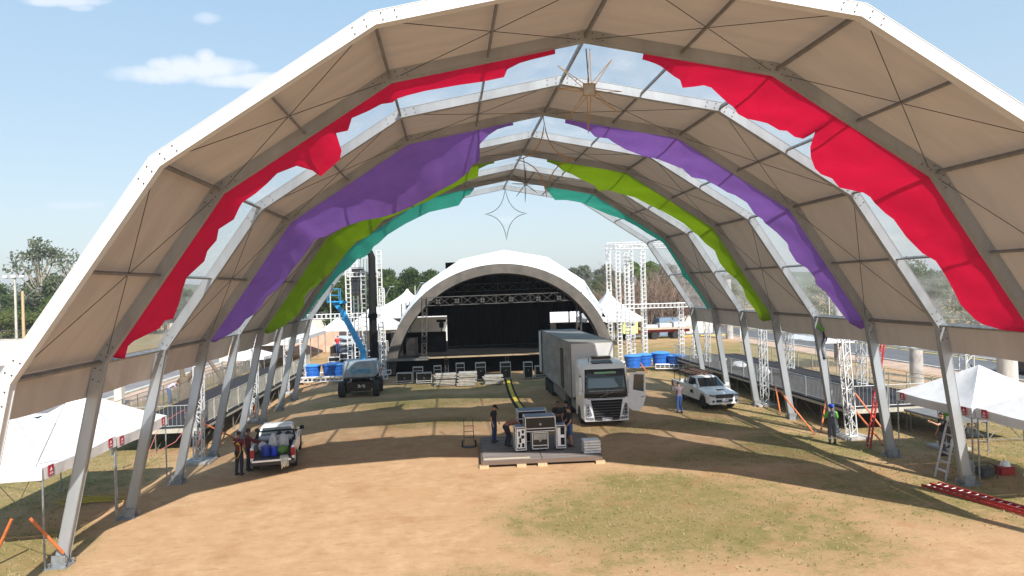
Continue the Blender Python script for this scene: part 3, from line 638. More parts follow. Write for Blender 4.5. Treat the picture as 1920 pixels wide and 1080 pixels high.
b = MB(); b.grid(lambda u, v: (-3.9+11.2*u, 72+.12*sin(u*70), 1.62+9*v), 90, 1); b.build('backdrop', MT['blackcloth'], bd)
b = MB(); b.grid(lambda u, v: (-8.2+4.4*u, 72.6+.1*sin(u*60), 4.9+(1.2+2.4*u)*v), 50, 1); b.build('border', MT['blackcloth'], bd); b = MB(); b.grid(lambda u, v: (7.2+3.4*u, 72.6+.1*sin(u*60), 4.9+(3.6-2.4*u)*v), 40, 1); b.build('border', MT['blackcloth'], bd)
b = MB(); b.bbox((-10, 66, 1.6), (-4, 66.2, 3.6)); b.build('side_masking', MT['blackcloth'], bd); b = MB(); b.bbox((7, 66, 1.6), (12, 66.2, 4.0)); b.build('side_masking', MT['blackcloth'], bd)
for i, (x, z0, z1) in enumerate(((-8.6, 1.62, 3.1), (-8.55, 3.12, 3.9), (-7.2, 1.62, 3.3), (8.8, 1.62, 3.4))):
    t = tag(empty('speaker_stack'), ['large black stage speaker on the far left deck', 'smaller black speaker lying on the large left deck speaker', 'black speaker just left of the left rig tower', 'black speaker near the right rig tower'][i], 'speaker'); t.location = (x, 63.5, z0)
    b = MB(); b.bbox((-.55, -.4, 0), (.55, .4, z1-z0-.02)); b.build('cabinet', MT['blackshine'], t, bevel=.02)
    b = MB(); b.lathe([(.3, 0), (.28, .03), (.1, .06)], (0, -.46, (z1-z0)/2), 14, 'Y'); b.build('cone', MT['black'], t)
t = tag(empty('fan_light', (-4.5, 71, 3.4)), 'black moving spotlight seen against the white gap left of the backdrop', 'spotlight')
b = MB(); b.bbox((-.5, -.15, .9), (.5, .15, 1.15)); b.lathe([(.22, 0), (.25, .5), (.12, .6)], (0, 0, .3), 10); b.build('head', MT['black'], t); b = MB(); b.tube([(0, 0, -1.8), (0, 0, .4)], .05, 6); b.build('stand', MT['black'], t)
# flight cases along the stage front
def flight_case(w, d, h, label, loc, rz=0, wheels=True, group='flight cases in front of the stage', lid=None):
    t = tag(empty('flight_case', loc, rz), label, 'flight case', group); z0 = .12 if wheels else 0
    b = MB(); b.bbox((-w/2+.012, -d/2+.012, z0+.012), (w/2-.012, d/2-.012, z0+h-.012)); b.build('panels', MT['blackshine'], t)
    e = MB(); r = .035
    for x in (-w/2, w/2):
        for y in (-d/2, d/2): e.box((x, y, z0+h/2), (r, r, h+r))
    for z in (z0, z0+h)+((z0+h*.2,) if h < 1 else (z0+h*.75,)):
        for y in (-d/2, d/2): e.box((0, y, z), (w, r, r))
        for x in (-w/2, w/2): e.box((x, 0, z), (r, d, r))
    e.build('metal_edging', MT['truss'], t)
    b = MB(); b.lathe([(.06, 0), (.06, .012)], (0, -d/2-.008, z0+h*.5), 10, 'Y'); b.build('latch', MT['steel'], t)
    if wheels:
        for x in (-w/2+.1, w/2-.1):
            for y in (-d/2+.1, d/2-.1): c = MB(); c.lathe([(.05, -.02), (.05, .02)], (x, y, .05), 8, 'X'); c.bbox((x-.035, y-.03, .05), (x+.035, y+.03, .12)); c.build('castor', MT['rubber'], t)
    return t
flight_case(1.22, .6, .80, 'low wide black case with silver edges, leftmost in front of the stage', (-7.45, 55.7, 0))
flight_case(.8, .6, 1.1, 'tall black case standing behind the two low left cases', (-6.4, 56.9, 0))
flight_case(1.2, .6, .78, 'second low wide black case from the left, beside the first panel stack', (-5.85, 55.4, 0), .05)
flight_case(.6, .6, 1.15, 'narrow tall case behind the leftmost panel stack', (-4.75, 56.8, 0))
flight_case(.68, .6, 1.35, 'tall black case between the left and middle panel stacks', (-2.85, 56.3, 0))
flight_case(.82, .6, 1.35, 'tall black case just right of the middle panel stack', (-1.15, 56.1, 0))
flight_case(.85, .6, 1.3, 'tall black case behind the right panel stack', (.95, 56.1, 0))
flight_case(.7, .6, 1.3, 'tall black case right of the cable ramp', (2.8, 55.6, 0))
flight_case(1.1, .6, .9, 'low black case half hidden by the trailer', (4.0, 55.9, 0))
flight_case(1.5, .7, .98, 'wide black case with a grey top standing right of the truck cab', (7.8, 44.6, 0), 0, True, None)
MT['panel'] = mat('dusty_floor_panels', (.46, .43, .38), .8, var=.3, vscale=3)
for i, (x, y, w, h) in enumerate(((-13.3, 63.5, 1.1, 1.9), (-12.1, 64.2, 1.0, 2.6), (-11.0, 63.4, .9, 2.1), (-10.0, 64.0, .9, 2.9), (-8.9, 63.2, .8, 2.3), (-14.5, 64.5, 1.2, 1.5))):
    flight_case(w, .7, h, 'tall dark rack with metal edges in the clutter behind the left tower frame', (x, y, 0), .1*(i % 3-1), True, 'dark racks behind the left tower frame')
for i, (x, y, n, w, l) in enumerate(((-4.1, 53.8, 8, 1.7, 'stack of dusty pale floor panels, leftmost of the three by the stage'), (-2.4, 53.3, 9, 1.5, 'tallest stack of dusty pale floor panels, middle of three by the stage'), (-.3, 53.4, 6, 1.5, 'leaning untidy stack of floor panels nearest the cable ramp'))):
    t = tag(empty('panel_stack', (x, y, 0)), l, 'panels', 'stacks of floor panels'); q = rng(i+3); z = .06
    b = MB(); b.bbox((-w/2, -.45, 0), (-w/2+.1, .45, .06)); b.bbox((w/2-.1, -.45, 0), (w/2, .45, .06)); b.build('bearer', MT['wood'], t)
    for k in range(n):
        b = MB(); b.box((q.uniform(-.12, .12), q.uniform(-.08, .08), z+.05), (w*q.uniform(.93, 1), 1, .085), q.uniform(-.06, .06)); b.build('floor_panel', MT['panel'], t, bevel=.008); z += .115
# ------------------------------------------------------------ truss towers
def tower(label, x, y, z1, w=.42, ladder=True, m='truss', base=True, z0=.06, top=None, cat='truss tower', group=None, name='truss_tower'):
    t = tag(empty(name, (x, y, 0)), label, cat, group); tp = top or (0, 0)
    b = MB(); lattice(b, (0, 0, z0), (tp[0], tp[1], z1), w, r=.035, rl=.02, ladder=ladder); b.build('mast', MT[m], t)
    if base: b = MB(); b.bbox((-w*.9, -w*.9, 0), (w*.9, w*.9, .055)); b.build('base_plate', MT['steel'], t)
    return t
lt = tag(empty('speaker_tower_frame', (0, 0, 0)), 'left tower frame of white ladder trusses carrying speakers beside the stage', 'truss frame')
for x, y, z in ((-12.2, 58.3, 9.9), (-11.9, 60.6, 10.6), (-10.9, 58.2, 9.5), (-9.5, 58.0, 11.2), (-9.6, 60.6, 8)):
    b = MB(); lattice(b, (x, y, .4), (x, y, z), .38, r=.035, rl=.02, ladder=True); b.build('column', MT['truss'], lt)
for p, q_ in (((-16.4, 57.6, .45), (-9.0, 57.4, .45)), ((-16.4, 60.8, .45), (-9.0, 60.6, .45)), ((-16.4, 58.4, 5.7), (-9.6, 58.2, 5.7)), ((-9.6, 57.6, .45), (-9.6, 60.6, .45)), ((-16.4, 57.6, .45), (-16.4, 60.8, .45)), ((-12.2, 58.3, 9.2), (-9.5, 58, 9.2))):
    b = MB(); lattice(b, p, q_, .36, r=.035, rl=.02, ladder=True); b.build('beam', MT['truss'], lt)
b = MB(); lattice(b, (-16.2, 58.5, .4), (-16.2, 58.5, 5.7), .36, r=.035, rl=.02, ladder=True); b.build('column', MT['truss'], lt)
t = tag(empty('line_array', (-11.4, 58.9, 0)), 'black hanging loudspeaker array at the top of the left tower frame', 'loudspeaker')
b = MB()
for k in range(7): b.box((0, -.05*k, 9.6-.33*k), (1.0, .6, .29), M=Matrix.Rotation(-.05*k, 3, 'X'))
b.build('cabinets', MT['blackshine'], t); b = MB(); b.bbox((-.5, -.3, 9.8), (.5, .3, 9.88)); b.build('bumper', MT['steel'], t)
t = tag(empty('covered_mast', (-9.95, 56.6, 0)), 'tall black wrapped mast with a bent top beside the left tower frame', 'mast')
b = MB(); b.tube([(0, 0, 0), (-.05, 0, 3), (-.05, 0, 5.6), (.0, 0, 10.6), (-.12, 0, 10.95), (-.45, 0, 11.0), (-1.1, 0, 10.6)], [.34, .33, .33, .30, .3, .24, .18], 10); b.build('sleeve', MT['black'], t, smooth=True)
b = MB(); b.bbox((-.5, -.5, 0), (.5, .5, .2)); b.build('foot', MT['steel'], t); b = MB(); b.bbox((-.4, -.4, 5.5), (.3, .4, 5.85)); b.build('collar', MT['black'], t)
for k in range(3): b = MB(); b.tube([(-.9+.25*k, 0, 10.5), (-1.6+.5*k, .2, 5), (-1.3+.4*k, .4, .2)], .02, 4); b.build('rope', MT['cable'], t)
rt = tag(empty('speaker_tower_frame', (0, 0, 0)), 'right tower frame of white ladder trusses between the stage and the palm', 'truss frame')
for x, y, z in ((11.75, 59.5, 10.7), (14.0, 59.2, 10.7), (11.6, 62.4, 11.2), (13.75, 62.3, 11.2), (12.9, 60.8, 10.6), (17.2, 58.6, 5.9), (17.2, 55.2, 5.6)):
    b = MB(); lattice(b, (x, y, .4), (x, y, z), .36, r=.035, rl=.02, ladder=True); b.build('column', MT['truss'], rt)
for p, q_ in (((11.6, 59.5, 11.1), (16.5, 59.0, 11.1)), ((11.5, 62.4, 11.5), (16.5, 61.9, 11.5)), ((11.7, 59.3, 11.1), (11.5, 62.5, 11.3)), ((13.9, 59.3, 11.1), (13.7, 62.4, 11.3)), ((11.8, 58.6, 5.7), (18.0, 58.2, 5.7)), ((14.2, 56.9, .45), (17.2, 56.0, .45)), ((11.5, 59.6, .45), (17.4, 58.9, .45)), ((17.2, 58.9, .45), (17.2, 54.8, .45))):
    b = MB(); lattice(b, p, q_, .36, r=.035, rl=.02, ladder=True); b.build('beam', MT['truss'], rt)
# water tanks
MT['tank'] = mat('blue_polyethylene', (.02, .13, .50), .45, var=.25, vscale=3); MT['tanklid'] = mat('light_blue_lid', (.05, .22, .58), .45)
def tank(x, y, r, h, label, z=0):
    t = tag(empty('water_tank', (x, y, z)), label, 'water tank', 'blue water tanks used as ballast')
    b = MB(); b.lathe([(r*.80, 0), (r*.84, h*.28), (r*.87, h*.3), (r*.9, h*.62), (r*.94, h*.64), (r*.97, h*.92), (r*1.03, h*.93), (r*1.03, h)], n=24); b.build('tub', MT['tank'], t, smooth=True)
    b = MB(); b.lathe([(r*1.05, h), (r*.95, h+.05), (r*.4, h+.13), (.0, h+.14)], n=24); b.build('lid', MT['tanklid'], t, smooth=True)
tank(-15.6, 59.2, .75, .95, 'blue tank farthest left, behind the tent legs', .5); tank(-13.8, 59.2, .95, 1.0, 'largest blue tank, between the left tank and the boom lift', .5); tank(-10.4, 59.0, .7, 1.0, 'blue tank just right of the boom lift', .5)
tank(12.2, 57.0, .75, 1.0, 'blue tank directly behind the truck cab', .45); tank(13.4, 57.6, .7, 1.0, 'blue tank partly behind the truss column right of the cab', .45); tank(14.9, 57.6, .8, 1.1, 'blue tank left of the rightmost blue tank', .45); tank(16.1, 56.9, .85, .95, 'rightmost blue tank on the right tower base', .4)
# lattice posts along both tent sides
MT['truss2'] = mat('aluminium_truss', (.62, .63, .64), .4, .35, var=.2, vscale=5)
def conc_tower(label, x, y, z1, top, m='truss2', s=.36):
    t = tower(label, x, y, z1, s, False, m, False, .14, top, 'truss post', 'truss posts along the tent sides', 'truss_post'); b = MB(); b.bbox((-.65, -.55, 0), (.65, .55, .13)); b.build('concrete_base', MT['concrete'], t, bevel=.015)
conc_tower('truss post beside the third left tent leg near the front railing', -15.35, 32.1, 6.0, (.15, 0)); conc_tower('truss post behind the white pickup with the open tailgate', -15.6, 41.8, 6.0, (.2, 0)); conc_tower('farthest truss post on the left side', -16.3, 52.8, 5.8, (.2, 0))
conc_tower('bright white leaning truss post beside the worker in the blue helmet', 15.4, 30.3, 5.7, (-.35, 0), 'truss'); conc_tower('grey truss post behind the white pickup on the right', 15.5, 39.3, 5.7, (-.05, 0)); conc_tower('farthest truss post on the right side', 17.2, 52.5, 5.5, (0, 0)); conc_tower('short truss post under the near right gazebo', 18.2, 27.6, 1.9, (-.15, 0), 'truss')
tb = tag(empty('roof_beam_run', (0, 0, 0)), 'long horizontal truss beam on lattice posts behind the right walkway', 'truss beam')
b = MB(); lattice(b, (21, 29.6, 4.05), (21, 50, 4.05), .42, r=.035, rl=.022); b.build('beam', MT['truss'], tb)
for y in (29.8, 38, 46.5):
    b = MB(); lattice(b, (21, y, .06), (21, y, 3.85), .42, r=.035, rl=.022); b.build('post', MT['truss2'], tb); b = MB(); b.bbox((20.5, y-.5, 0), (21.5, y+.5, .05)); b.build('base_plate', MT['steel'], tb)
# ------------------------------------------------------------ raised walkways with railings
MT['deckdark'] = mat('dark_walkway_boards', (.03, .028, .032), .85, spec=.2, var=.3, vscale=3); MT['rail'] = mat('galvanised_railing', (.46, .46, .45), .45, .4, var=.25, vscale=4); MT['raildark'] = mat('weathered_railing', (.20, .19, .17), .6, .2, var=.3, vscale=4); MT['railtan'] = mat('worn_railing_paint', (.46, .43, .36), .6, .1, var=.3, vscale=4)
def railing(name, label, p, q, z, m, h=1.1, pl=2.0, gap=.12, group='railings on the raised walkways', sheetm=None):
    t = tag(empty(name, (0, 0, 0)), label, 'railing', group); p, q = Vector((*p, z)), Vector((*q, z)); L = (q-p).length; n = max(1, round(L/pl)); d = (q-p)/n
    for i in range(n):
        a = p+d*(i+.02); c = p+d*(i+.98); b = MB(); up = Vector((0, 0, 1))
        for e in (a, c): b.tube([e, e+up*h], .022, 5)
        for zz in (.1, h): b.tube([a+up*zz, c+up*zz], .02, 5)
        k = int((c-a).length/gap)
        for j in range(1, k): e = a+(c-a)*j/k; b.tube([e+up*.1, e+up*h], .009, 4, caps=False)
        b.build('rail_panel', MT[m], t)
def walkway(label, x0, x1, y0, y1, z):
    t = tag(empty('raised_walkway', (0, 0, 0)), label, 'walkway')
    y = y0
    while y < y1-.1:
        e = min(y+2, y1); b = MB(); b.bbox((x0, y+.01, z-.1), (x1, e-.01, z)); b.build('deck_panel', MT['deckdark'], t); y += 2
    b = MB()
    for x in (x0+.03, x1-.03): b.bbox((x-.035, y0, z-.24), (x+.035, y1, z-.1))
    b.bbox((x0, y0-.03, z-.24), (x1, y0-.0, z-.02)); b.build('edge_beam', MT['railtan'], t)
    y = y0+.1
    while y < y1:
        for x in (x0+.1, (x0+x1)/2, x1-.1):
            b = MB(); b.tube([(x, y, 0), (x, y, z-.24)], .03, 5); b.lathe([(.1, 0), (.1, .015)], (x, y, 0), 8); b.tube([(x, y, .1), (x, min(y+2, y1), z-.3)], .015, 4); b.build('leg', MT['raildark'], t)
        y += 2.6
walkway('dark raised walkway deck running along the left side of the tent', -20.5, -16.1, 34.5, 62, 1.2)
walkway('dark raised walkway deck running along the right side of the tent', 15.9, 22, 31.2, 58, 1.2)
railing('railing', 'pale bar railing along the inner edge of the left walkway', (-16.15, 34.6), (-16.15, 61), 1.2, 'railtan'); railing('railing', 'short bar railing closing the near end of the left walkway', (-20.4, 34.55), (-16.2, 34.55), 1.2, 'rail', gap=.2)
railing('railing', 'dark bar railing along the outer edge of the left walkway', (-20.45, 34.6), (-20.45, 61.5), 1.2, 'raildark'); railing('railing', 'grey bar railing along the inner edge of the right walkway', (15.95, 31.4), (15.95, 57), 1.2, 'rail'); railing('railing', 'wide spaced bar railing closing the near end of the right walkway', (16.0, 31.25), (21.9, 31.25), 1.2, 'rail', gap=.2)
railing('railing', 'sunlit bar railing along the outer edge of the right walkway', (21.95, 31.4), (21.95, 57), 1.2, 'railtan')
railing('railing', 'bar fence at ground level left beside the dusty path', (-24.2, 40), (-24.2, 70), 0, 'raildark', h=1.4)
railing('railing', 'sunlit ground level railing running beyond the right walkway', (25.5, 26), (25.5, 50), 0, 'railtan', h=1.3)
t = tag(empty('access_ramp', (0, 0, 0)), 'low scaffold frame of tubes under the platform beside the near right gazebo', 'scaffold')
b = MB(); b.bbox((18.6, 27.9, 1.0), (22.5, 31.0, 1.12)); b.build('platform', MT['alud'], t); b = MB()
for x in (18.8, 20.5, 22.3):
    for y in (28.1, 30.8): b.tube([(x, y, 0), (x, y, 1.0)], .03, 5)
for x in (18.8, 20.5): b.tube([(x, 28.1, .1), (x+.85, 28.1, .95)], .02, 4); b.tube([(x+.85, 28.1, .95), (x+1.7, 28.1, .1)], .02, 4)
b.tube([(18.8, 28.1, .12), (22.3, 28.1, .12)], .02, 4); b.tube([(18.8, 30.8, .12), (22.3, 30.8, .12)], .02, 4)
for x in (18.8, 20.5, 22.3): b.tube([(x, 28.1, .9), (x, 30.8, .9)], .02, 4)
b.tube([(18.8, 28.1, .12), (18.8, 30.8, .12)], .02, 4); b.build('tube_frame', MT['raildark'], t)
# ------------------------------------------------------------ gazebos
MT['logo'] = mat('maroon_label', (.30, .015, .03), .6); MT['logow'] = mat('pale_print', (.75, .6, .6), .6)
def gazebo(label, x, y, w, d, zb, zt, zp, m='gazebo', group='pop-up gazebos', logo=True, valance=.36, legs=True, inner=-1):
    t = tag(empty('gazebo', (x, y, 0)), label, 'gazebo', group); b = MB(); N = 14
    cs = [(-w/2, -d/2), (w/2, -d/2), (w/2, d/2), (-w/2, d/2)]
    for k in range(4):
        a, c = Vector((*cs[k], 0)), Vector((*cs[(k+1) % 4], 0))
        def f(u, v):
            e = a+(c-a)*u; s = 1-v; sag = .10*sin(pi*v)*(1-abs(2*u-1)**2)*1.0+.10*sin(pi*u)*(1-v)*.7
            return (e.x*s, e.y*s, zt+(zp-zt)*(v**1.12)-sag)
        b.grid(f, N, 8)
    b.build('roof', MT[m], t, smooth=True)
    b = MB()
    for k in range(4):
        a, c = Vector((*cs[k], 0)), Vector((*cs[(k+1) % 4], 0)); nrm = (c-a).cross(Vector((0, 0, 1))).normalized()
        def f2(u, v):
            e = a+(c-a)*u+nrm*(.02+.03*v*sin(u*14+k)); return (e.x, e.y, zt-.0-(zt-zb)*v-.07*sin(pi*u)*(1-v)-.05*sin(pi*u)*v)
        b.grid(f2, 20, 3)
    b.build('valance', MT[m], t, smooth=True)
    if legs:
        for cx_, cy_ in cs:
            l_ = MB(); sx_, sy_ = cx_*.985, cy_*.985; l_.tube([(sx_, sy_, 0), (sx_, sy_, zt-.05)], .028, 6); l_.bbox((sx_-.07, sy_-.07, 0), (sx_+.07, sy_+.07, .012)); l_.build('leg', MT['steel'], t)
        l_ = MB()
        for k in range(4):
            a, c = Vector((*cs[k], zb-.05))*1, Vector((*cs[(k+1) % 4], zb-.05)); a.x *= .98; a.y *= .98; c.x *= .98; c.y *= .98; mid = (a+c)/2
            for e in (a, c): l_.tube([e, mid+Vector((0, 0, .25))], .014, 4); l_.tube([e+Vector((0, 0, .28)), mid], .014, 4)
        for c_ in cs: l_.tube([(c_[0]*.98, c_[1]*.98, zb), (0, 0, zp-.3)], .014, 4)
        l_.build('frame', MT['steel'], t)
    if logo:
        sx_ = inner
        for yy in ((-d/2+.28), (d/2-.45)):
            l_ = MB(); l_.bbox((sx_*(w/2+.055), yy-.13, zb+.06), (sx_*(w/2+.075), yy+.13, zb+.36)); lg = l_.build('maker_label', MT['logo'], t)
            l_ = MB(); l_.bbox((sx_*(w/2+.076), yy-.09, zb+.10), (sx_*(w/2+.079), yy+.09, zb+.12)); l_.bbox((sx_*(w/2+.076), yy-.07, zb+.14), (sx_*(w/2+.079), yy+.07, zb+.155)); l_.prism([(yy-.06, zb+.2), (yy+.06, zb+.2), (yy, zb+.3)], sx_*(w/2+.076), sx_*(w/2+.079), 'X'); l_.build('print', MT['logow'], lg)
    return t
gazebo('white gazebo nearest the camera at the lower left corner', -17.35, 22.25, 4.15, 4.15, 2.58, 2.92, 4.25, inner=1)
gazebo('white gazebo second from the camera on the left, touching the near one', -17.35, 26.45, 4.15, 4.15, 2.50, 2.86, 4.2, inner=1)
gazebo('white gazebo on the right whose whole peak is in view', 17.35, 24.75, 4.15, 4.1, 2.42, 2.78, 4.05, inner=-1)
gazebo('white gazebo at the right edge, cut off by the frame', 17.45, 20.55, 4.15, 4.1, 2.45, 2.8, 4.1, inner=-1)
gazebo('pale blue shaded tent beyond the right walkway with a white side', 29.2, 55.5, 5, 5, 2.3, 2.5, 4.2, logo=False, group=None)
MT['gazeblue'] = mat('pale_blue_tarp', (.45, .58, .66), .7, var=.1)
gazebo('light blue small tent roof behind the dump truck at left', -20, 100, 4, 4, 2.2, 2.5, 4.2, m='gazeblue', logo=False, group=None)
gazebo('low white tent roof at the left behind the tree stump', -21.8, 62.5, 3.6, 3.6, 2.0, 2.25, 3.1, logo=False, group=None)
t = tag(empty('long_tent', (-22, 78, 0)), 'long white marquee roof along the left beyond the walkway', 'marquee')
b = MB(); b.prism([(-2.6, 3.0), (0, 4.0), (2.6, 3.0), (2.6, 2.6), (-2.6, 2.6)], -9, 9, 'Y'); b.build('roof', MT['gazebo'], t); b = MB()
for y in (-9, -4.5, 0, 4.5, 9):
    for x in (-2.5, 2.5): b.tube([(x, y, 0), (x, y, 2.6)], .05, 6)
b.build('post', MT['steel'], t); MT['tarp'] = mat('grey_tarp', (.42, .43, .45), .7, var=.2, vscale=1)
b = MB(); b.grid(lambda u, v: (-2.4+.05*sin(v*30), -8.8+17.6*v, .1+2.5*u), 2, 60); b.build('side_curtain', MT['tarp'], t)
def peak_tent(label, x, y, r, zb, zt, walls=True):
    t = tag(empty('peaked_tent', (x, y, 0)), label, 'tent', 'white peaked tents behind the stage'); b = MB(); N = 12; rings = []
    for i in range(N+1):
        v = i/N; s = r*((1-v)**1.55*.97+.02); z = zb+(zt-zb)*v; rings.append([(sx*s, sy*s, z) for sx, sy in ((-1, -1), (0, -1), (1, -1), (1, 0), (1, 1), (0, 1), (-1, 1), (-1, 0))])
    b.loft(rings); b.build('roof', MT['gazebo'], t)
    b = MB(); b.bbox((-r, -r-.01, zb-.5), (r, -r+.01, zb)); b.bbox((-r-.01, -r, zb-.5), (-r+.01, r, zb)); b.bbox((r-.01, -r, zb-.5), (r+.01, r, zb)); b.build('valance', MT['gazebo'], t)
    b = MB()
    for sx in (-1, 1):
        for sy in (-1, 1): b.tube([(sx*r*.98, sy*r*.98, 0), (sx*r*.98, sy*r*.98, zb)], .06, 6)
    b.build('post', MT['truss'], t)
    if walls: b = MB(); b.bbox((-r*.95, r*.9, 0), (r*.95, r*.92, zb)); b.build('back_wall', MT['gazebo'], t)
peak_tent('pointed white tent between the left mast and the shell', -13.2, 86, 3.2, 3.5, 6.5); peak_tent('pointed white tent right of the shell', 16.7, 84, 3.5, 3.6, 7.2, False)
peak_tent('white tent glimpsed through the gap left of the backdrop', -9.5, 96, 6.0, 4.6, 8.0); peak_tent('low white tent glimpsed right of the backdrop', 13.5, 98, 6, 3.2, 6.2)
# ------------------------------------------------------------ walls and buildings far off
def wall(label, p, q, h, m, th=.18, cat='wall'):
    t = tag(empty('boundary_wall', (0, 0, 0)), label, cat); b = MB(); b.bar((*p, h/2), (*q, h/2), th, h); b.build('panel', MT[m], t); b = MB(); b.bar((*p, h+.05), (*q, h+.05), th+.1, .1); b.build('coping', MT['kerb'], t); return t
wall('pink plastered wall behind the dump truck', (-36, 90), (-12.5, 90), 2.6, 'wallpink'); wall('pale weathered upper wall behind the pink wall on the left', (-50, 116), (-2, 112), 3.4, 'wallwhite')
wall('long pale wall at the far left edge', (-110, 90), (-46, 87), 3.1, 'wallwhite'); wall('low white wall beyond the field behind the right tower frame', (31, 98.5), (36.3, 98.5), 2.6, 'wallwhite'); 
railing('railing', 'white railing on top of the pale wall behind the dump truck', (-48, 115.6), (-4, 111.8), 3.5, 'truss', h=1.1, gap=.5, pl=4, group='railings on the far walls'); railing('railing', 'dark railing on top of the long wall at the far left', (-109, 90), (-47, 87), 3.15, 'raildark', h=1.1, gap=.5, pl=4, group='railings on the far walls')
MT['rooftile'] = mat('red_roof', (.42, .10, .06), .8, var=.25, vscale=2); MT['brick'] = mat('orange_brick', (.45, .2, .12), .9, var=.25, vscale=2)
def house(label, x, y, w, d, h, m, rh=1.2):
    t = tag(empty('house', (x, y, 0)), label, 'house'); b = MB(); b.bbox((-w/2, -d/2, 0), (w/2, d/2, h)); b.build('wall', MT[m], t)
    b = MB(); b.prism([(-d/2-.4, h), (d/2+.4, h), (0, h+rh)], -w/2-.4, w/2+.4, 'X'); b.build('roof', MT['rooftile'], t)
    for k in range(max(1, int(w/3))):
        xx = -w/2+1.5+3*k; b = MB(); b.bbox((xx-.5, -d/2-.02, 1.1), (xx+.5, -d/2-.0, 2.2)); b.build('window', MT['glass'], t)
house('low house with a bright red roof behind the pointed tent at right', 18.5, 118, 7, 6, 4.2, 'wallwhite'); house('orange brick house behind the right truss columns', 26.5, 132, 9, 7, 5.0, 'brick', .5)
t = tag(empty('market_building', (33, 112, 0)), 'low building with a red awning beyond the right tent legs', 'building'); b = MB(); b.bbox((-4, -3, 0), (6, 3, 3.6)); b.build('wall', MT['wallwhite'], t); b = MB(); b.bbox((-4, -5, 3.0), (6, -3.01, 3.4)); b.build('awning', MT['redpaint'], t); b = MB(); b.bbox((-3, -3.04, .2), (4, -3.01, 2.4)); b.build('opening', MT['black'], t)
t = tag(empty('hoarding', (-26, 72, 0)), 'orange advertising hoarding lying on the slope at the left', 'hoarding'); b = MB(); b.bbox((-1.6, 0, .9), (1.6, .06, 3.1)); b.build('board', mat('orange_print', (.62, .14, .05), .7, col2=(.75, .6, .4), vscale=3, lo=.60, hi=.5), t); b = MB(); b.tube([(-1.4, .05, 0), (-1.4, .05, 3.1)], .05, 5); b.tube([(1.4, .05, 0), (1.4, .05, 3.1)], .05, 5); b.build('post', MT['steel'], t)
# poles
def pole(name, label, x, y, h, r, m, cat='pole', arm=None, group=None, lamps=0):
    t = tag(empty(name, (x, y, 0)), label, cat, group); b = MB(); b.tube([(0, 0, 0), (0, 0, h)], [r, r*.8], 12); b.build('shaft', MT[m], t, smooth=True)
    if lamps:
        b = MB(); b.bbox((-1.5, -.06, h-.3), (1.5, .06, h-.2)); b.build('crossarm', MT['steel'], t)
        for k in range(lamps): xx = -1.4+2.8*k/(lamps-1); b = MB(); b.box((xx, -.25, h+.05), (.75, .5, .4)); b.build('floodlight', MT['truss'], t, bevel=.03)
    if arm: b = MB(); b.tube([(0, 0, h-1.5), (arm*.6, 0, h-.2), (arm, 0, h+.4)], .06, 6); b.build('bracket', MT['steel'], t); b = MB(); b.box((arm+.2, 0, h+.45), (.7, .25, .14)); b.build('lamp_head', MT['steel'], t)
    return t
MT['concpole'] = mat('pale_concrete_pole', (.52, .50, .46), .85, var=.35, vscale=2, stretch=(1, 1, .3)); MT['concdark'] = mat('stained_concrete_pole', (.45, .43, .41), .85, col2=(.24, .22, .21), vscale=1.5)
pole('floodlight_pole', 'tall pale floodlight pole with three lamps at the far left', -79.5, 125, 12.2, .22, 'concpole', 'floodlight', lamps=3); pole('utility_pole', 'tan utility pole with a bent lamp arm at the far left', -76.5, 122, 9.6, .26, 'wood', 'utility pole', arm=2.6)
pole('metal_post', 'thin blue grey metal post above the far left wall', -63, 92, 6.8, .14, 'steel', 'post'); 
pole('concrete_pole', 'thick stained concrete pole behind the right walkway railing', 29.4, 44.6, 5.9, .45, 'concdark', 'concrete pole', group='concrete poles beside the road'); pole('concrete_pole', 'fat bright concrete pole at the right edge behind the gazebo', 33.6, 41.5, 9, .62, 'concpole', 'concrete pole', group='concrete poles beside the road')
pole('concrete_pole', 'concrete pole beside the light blue tent', 31.5, 57.5, 7, .42, 'concdark', 'concrete pole', group='concrete poles beside the road'); pole('concrete_pole', 'concrete pole farthest down the road at right', 34, 87, 8, .5, 'concdark', 'concrete pole', group='concrete poles beside the road')
pole('wooden_post', 'slim pale post standing between the right walkway and the road', 34.2, 56.5, 5.2, .2, 'concpole', 'post'); 
for i, (x, y, h, l) in enumerate(((-13.5, 104, 8, 'thin lamp pole in front of the trees left of the shell'), (-9, 108, 8.5, 'thin lamp pole closest to the shell on its left'), (-22, 106, 9, 'pole with floodlights behind the left tower frame'), (46.5, 84, 9, 'street lamp beyond the road at right'), (12, 110, 7, 'thin pole behind the right pointed tent'))): pole('lamp_pole', l, x, y, h, .1, 'concpole', 'lamp pole', arm=1.0)
t = tag(empty('road_sign', (36.0, 88, 0)), 'dark street sign stack on a white post by the far road', 'sign'); b = MB(); b.tube([(0, 0, 0), (0, 0, 3.2)], .09, 6); b.build('post', MT['truss'], t)
for k in range(4): b = MB(); b.bbox((-.55, -.06, 1.9+.36*k), (.55, -.02, 2.15+.36*k)); b.build('plate', MT['redpaint' if k % 2 else 'black'], t)
# bins and blue sheds
t = tag(empty('storage_box', (28.8, 97.5, 0)), 'blue grey storage container next to the low white wall', 'container'); b = MB(); b.bbox((-1.5, -1.2, 0), (1.5, 1.2, 2.6)); b.build('box', mat('blue_grey_sheet', (.16, .24, .34), .6, var=.2), t, bevel=.03); b = MB(); b.bbox((-.5, -1.23, .1), (.5, -1.2, 2.2)); b.build('door', MT['steel'], t)
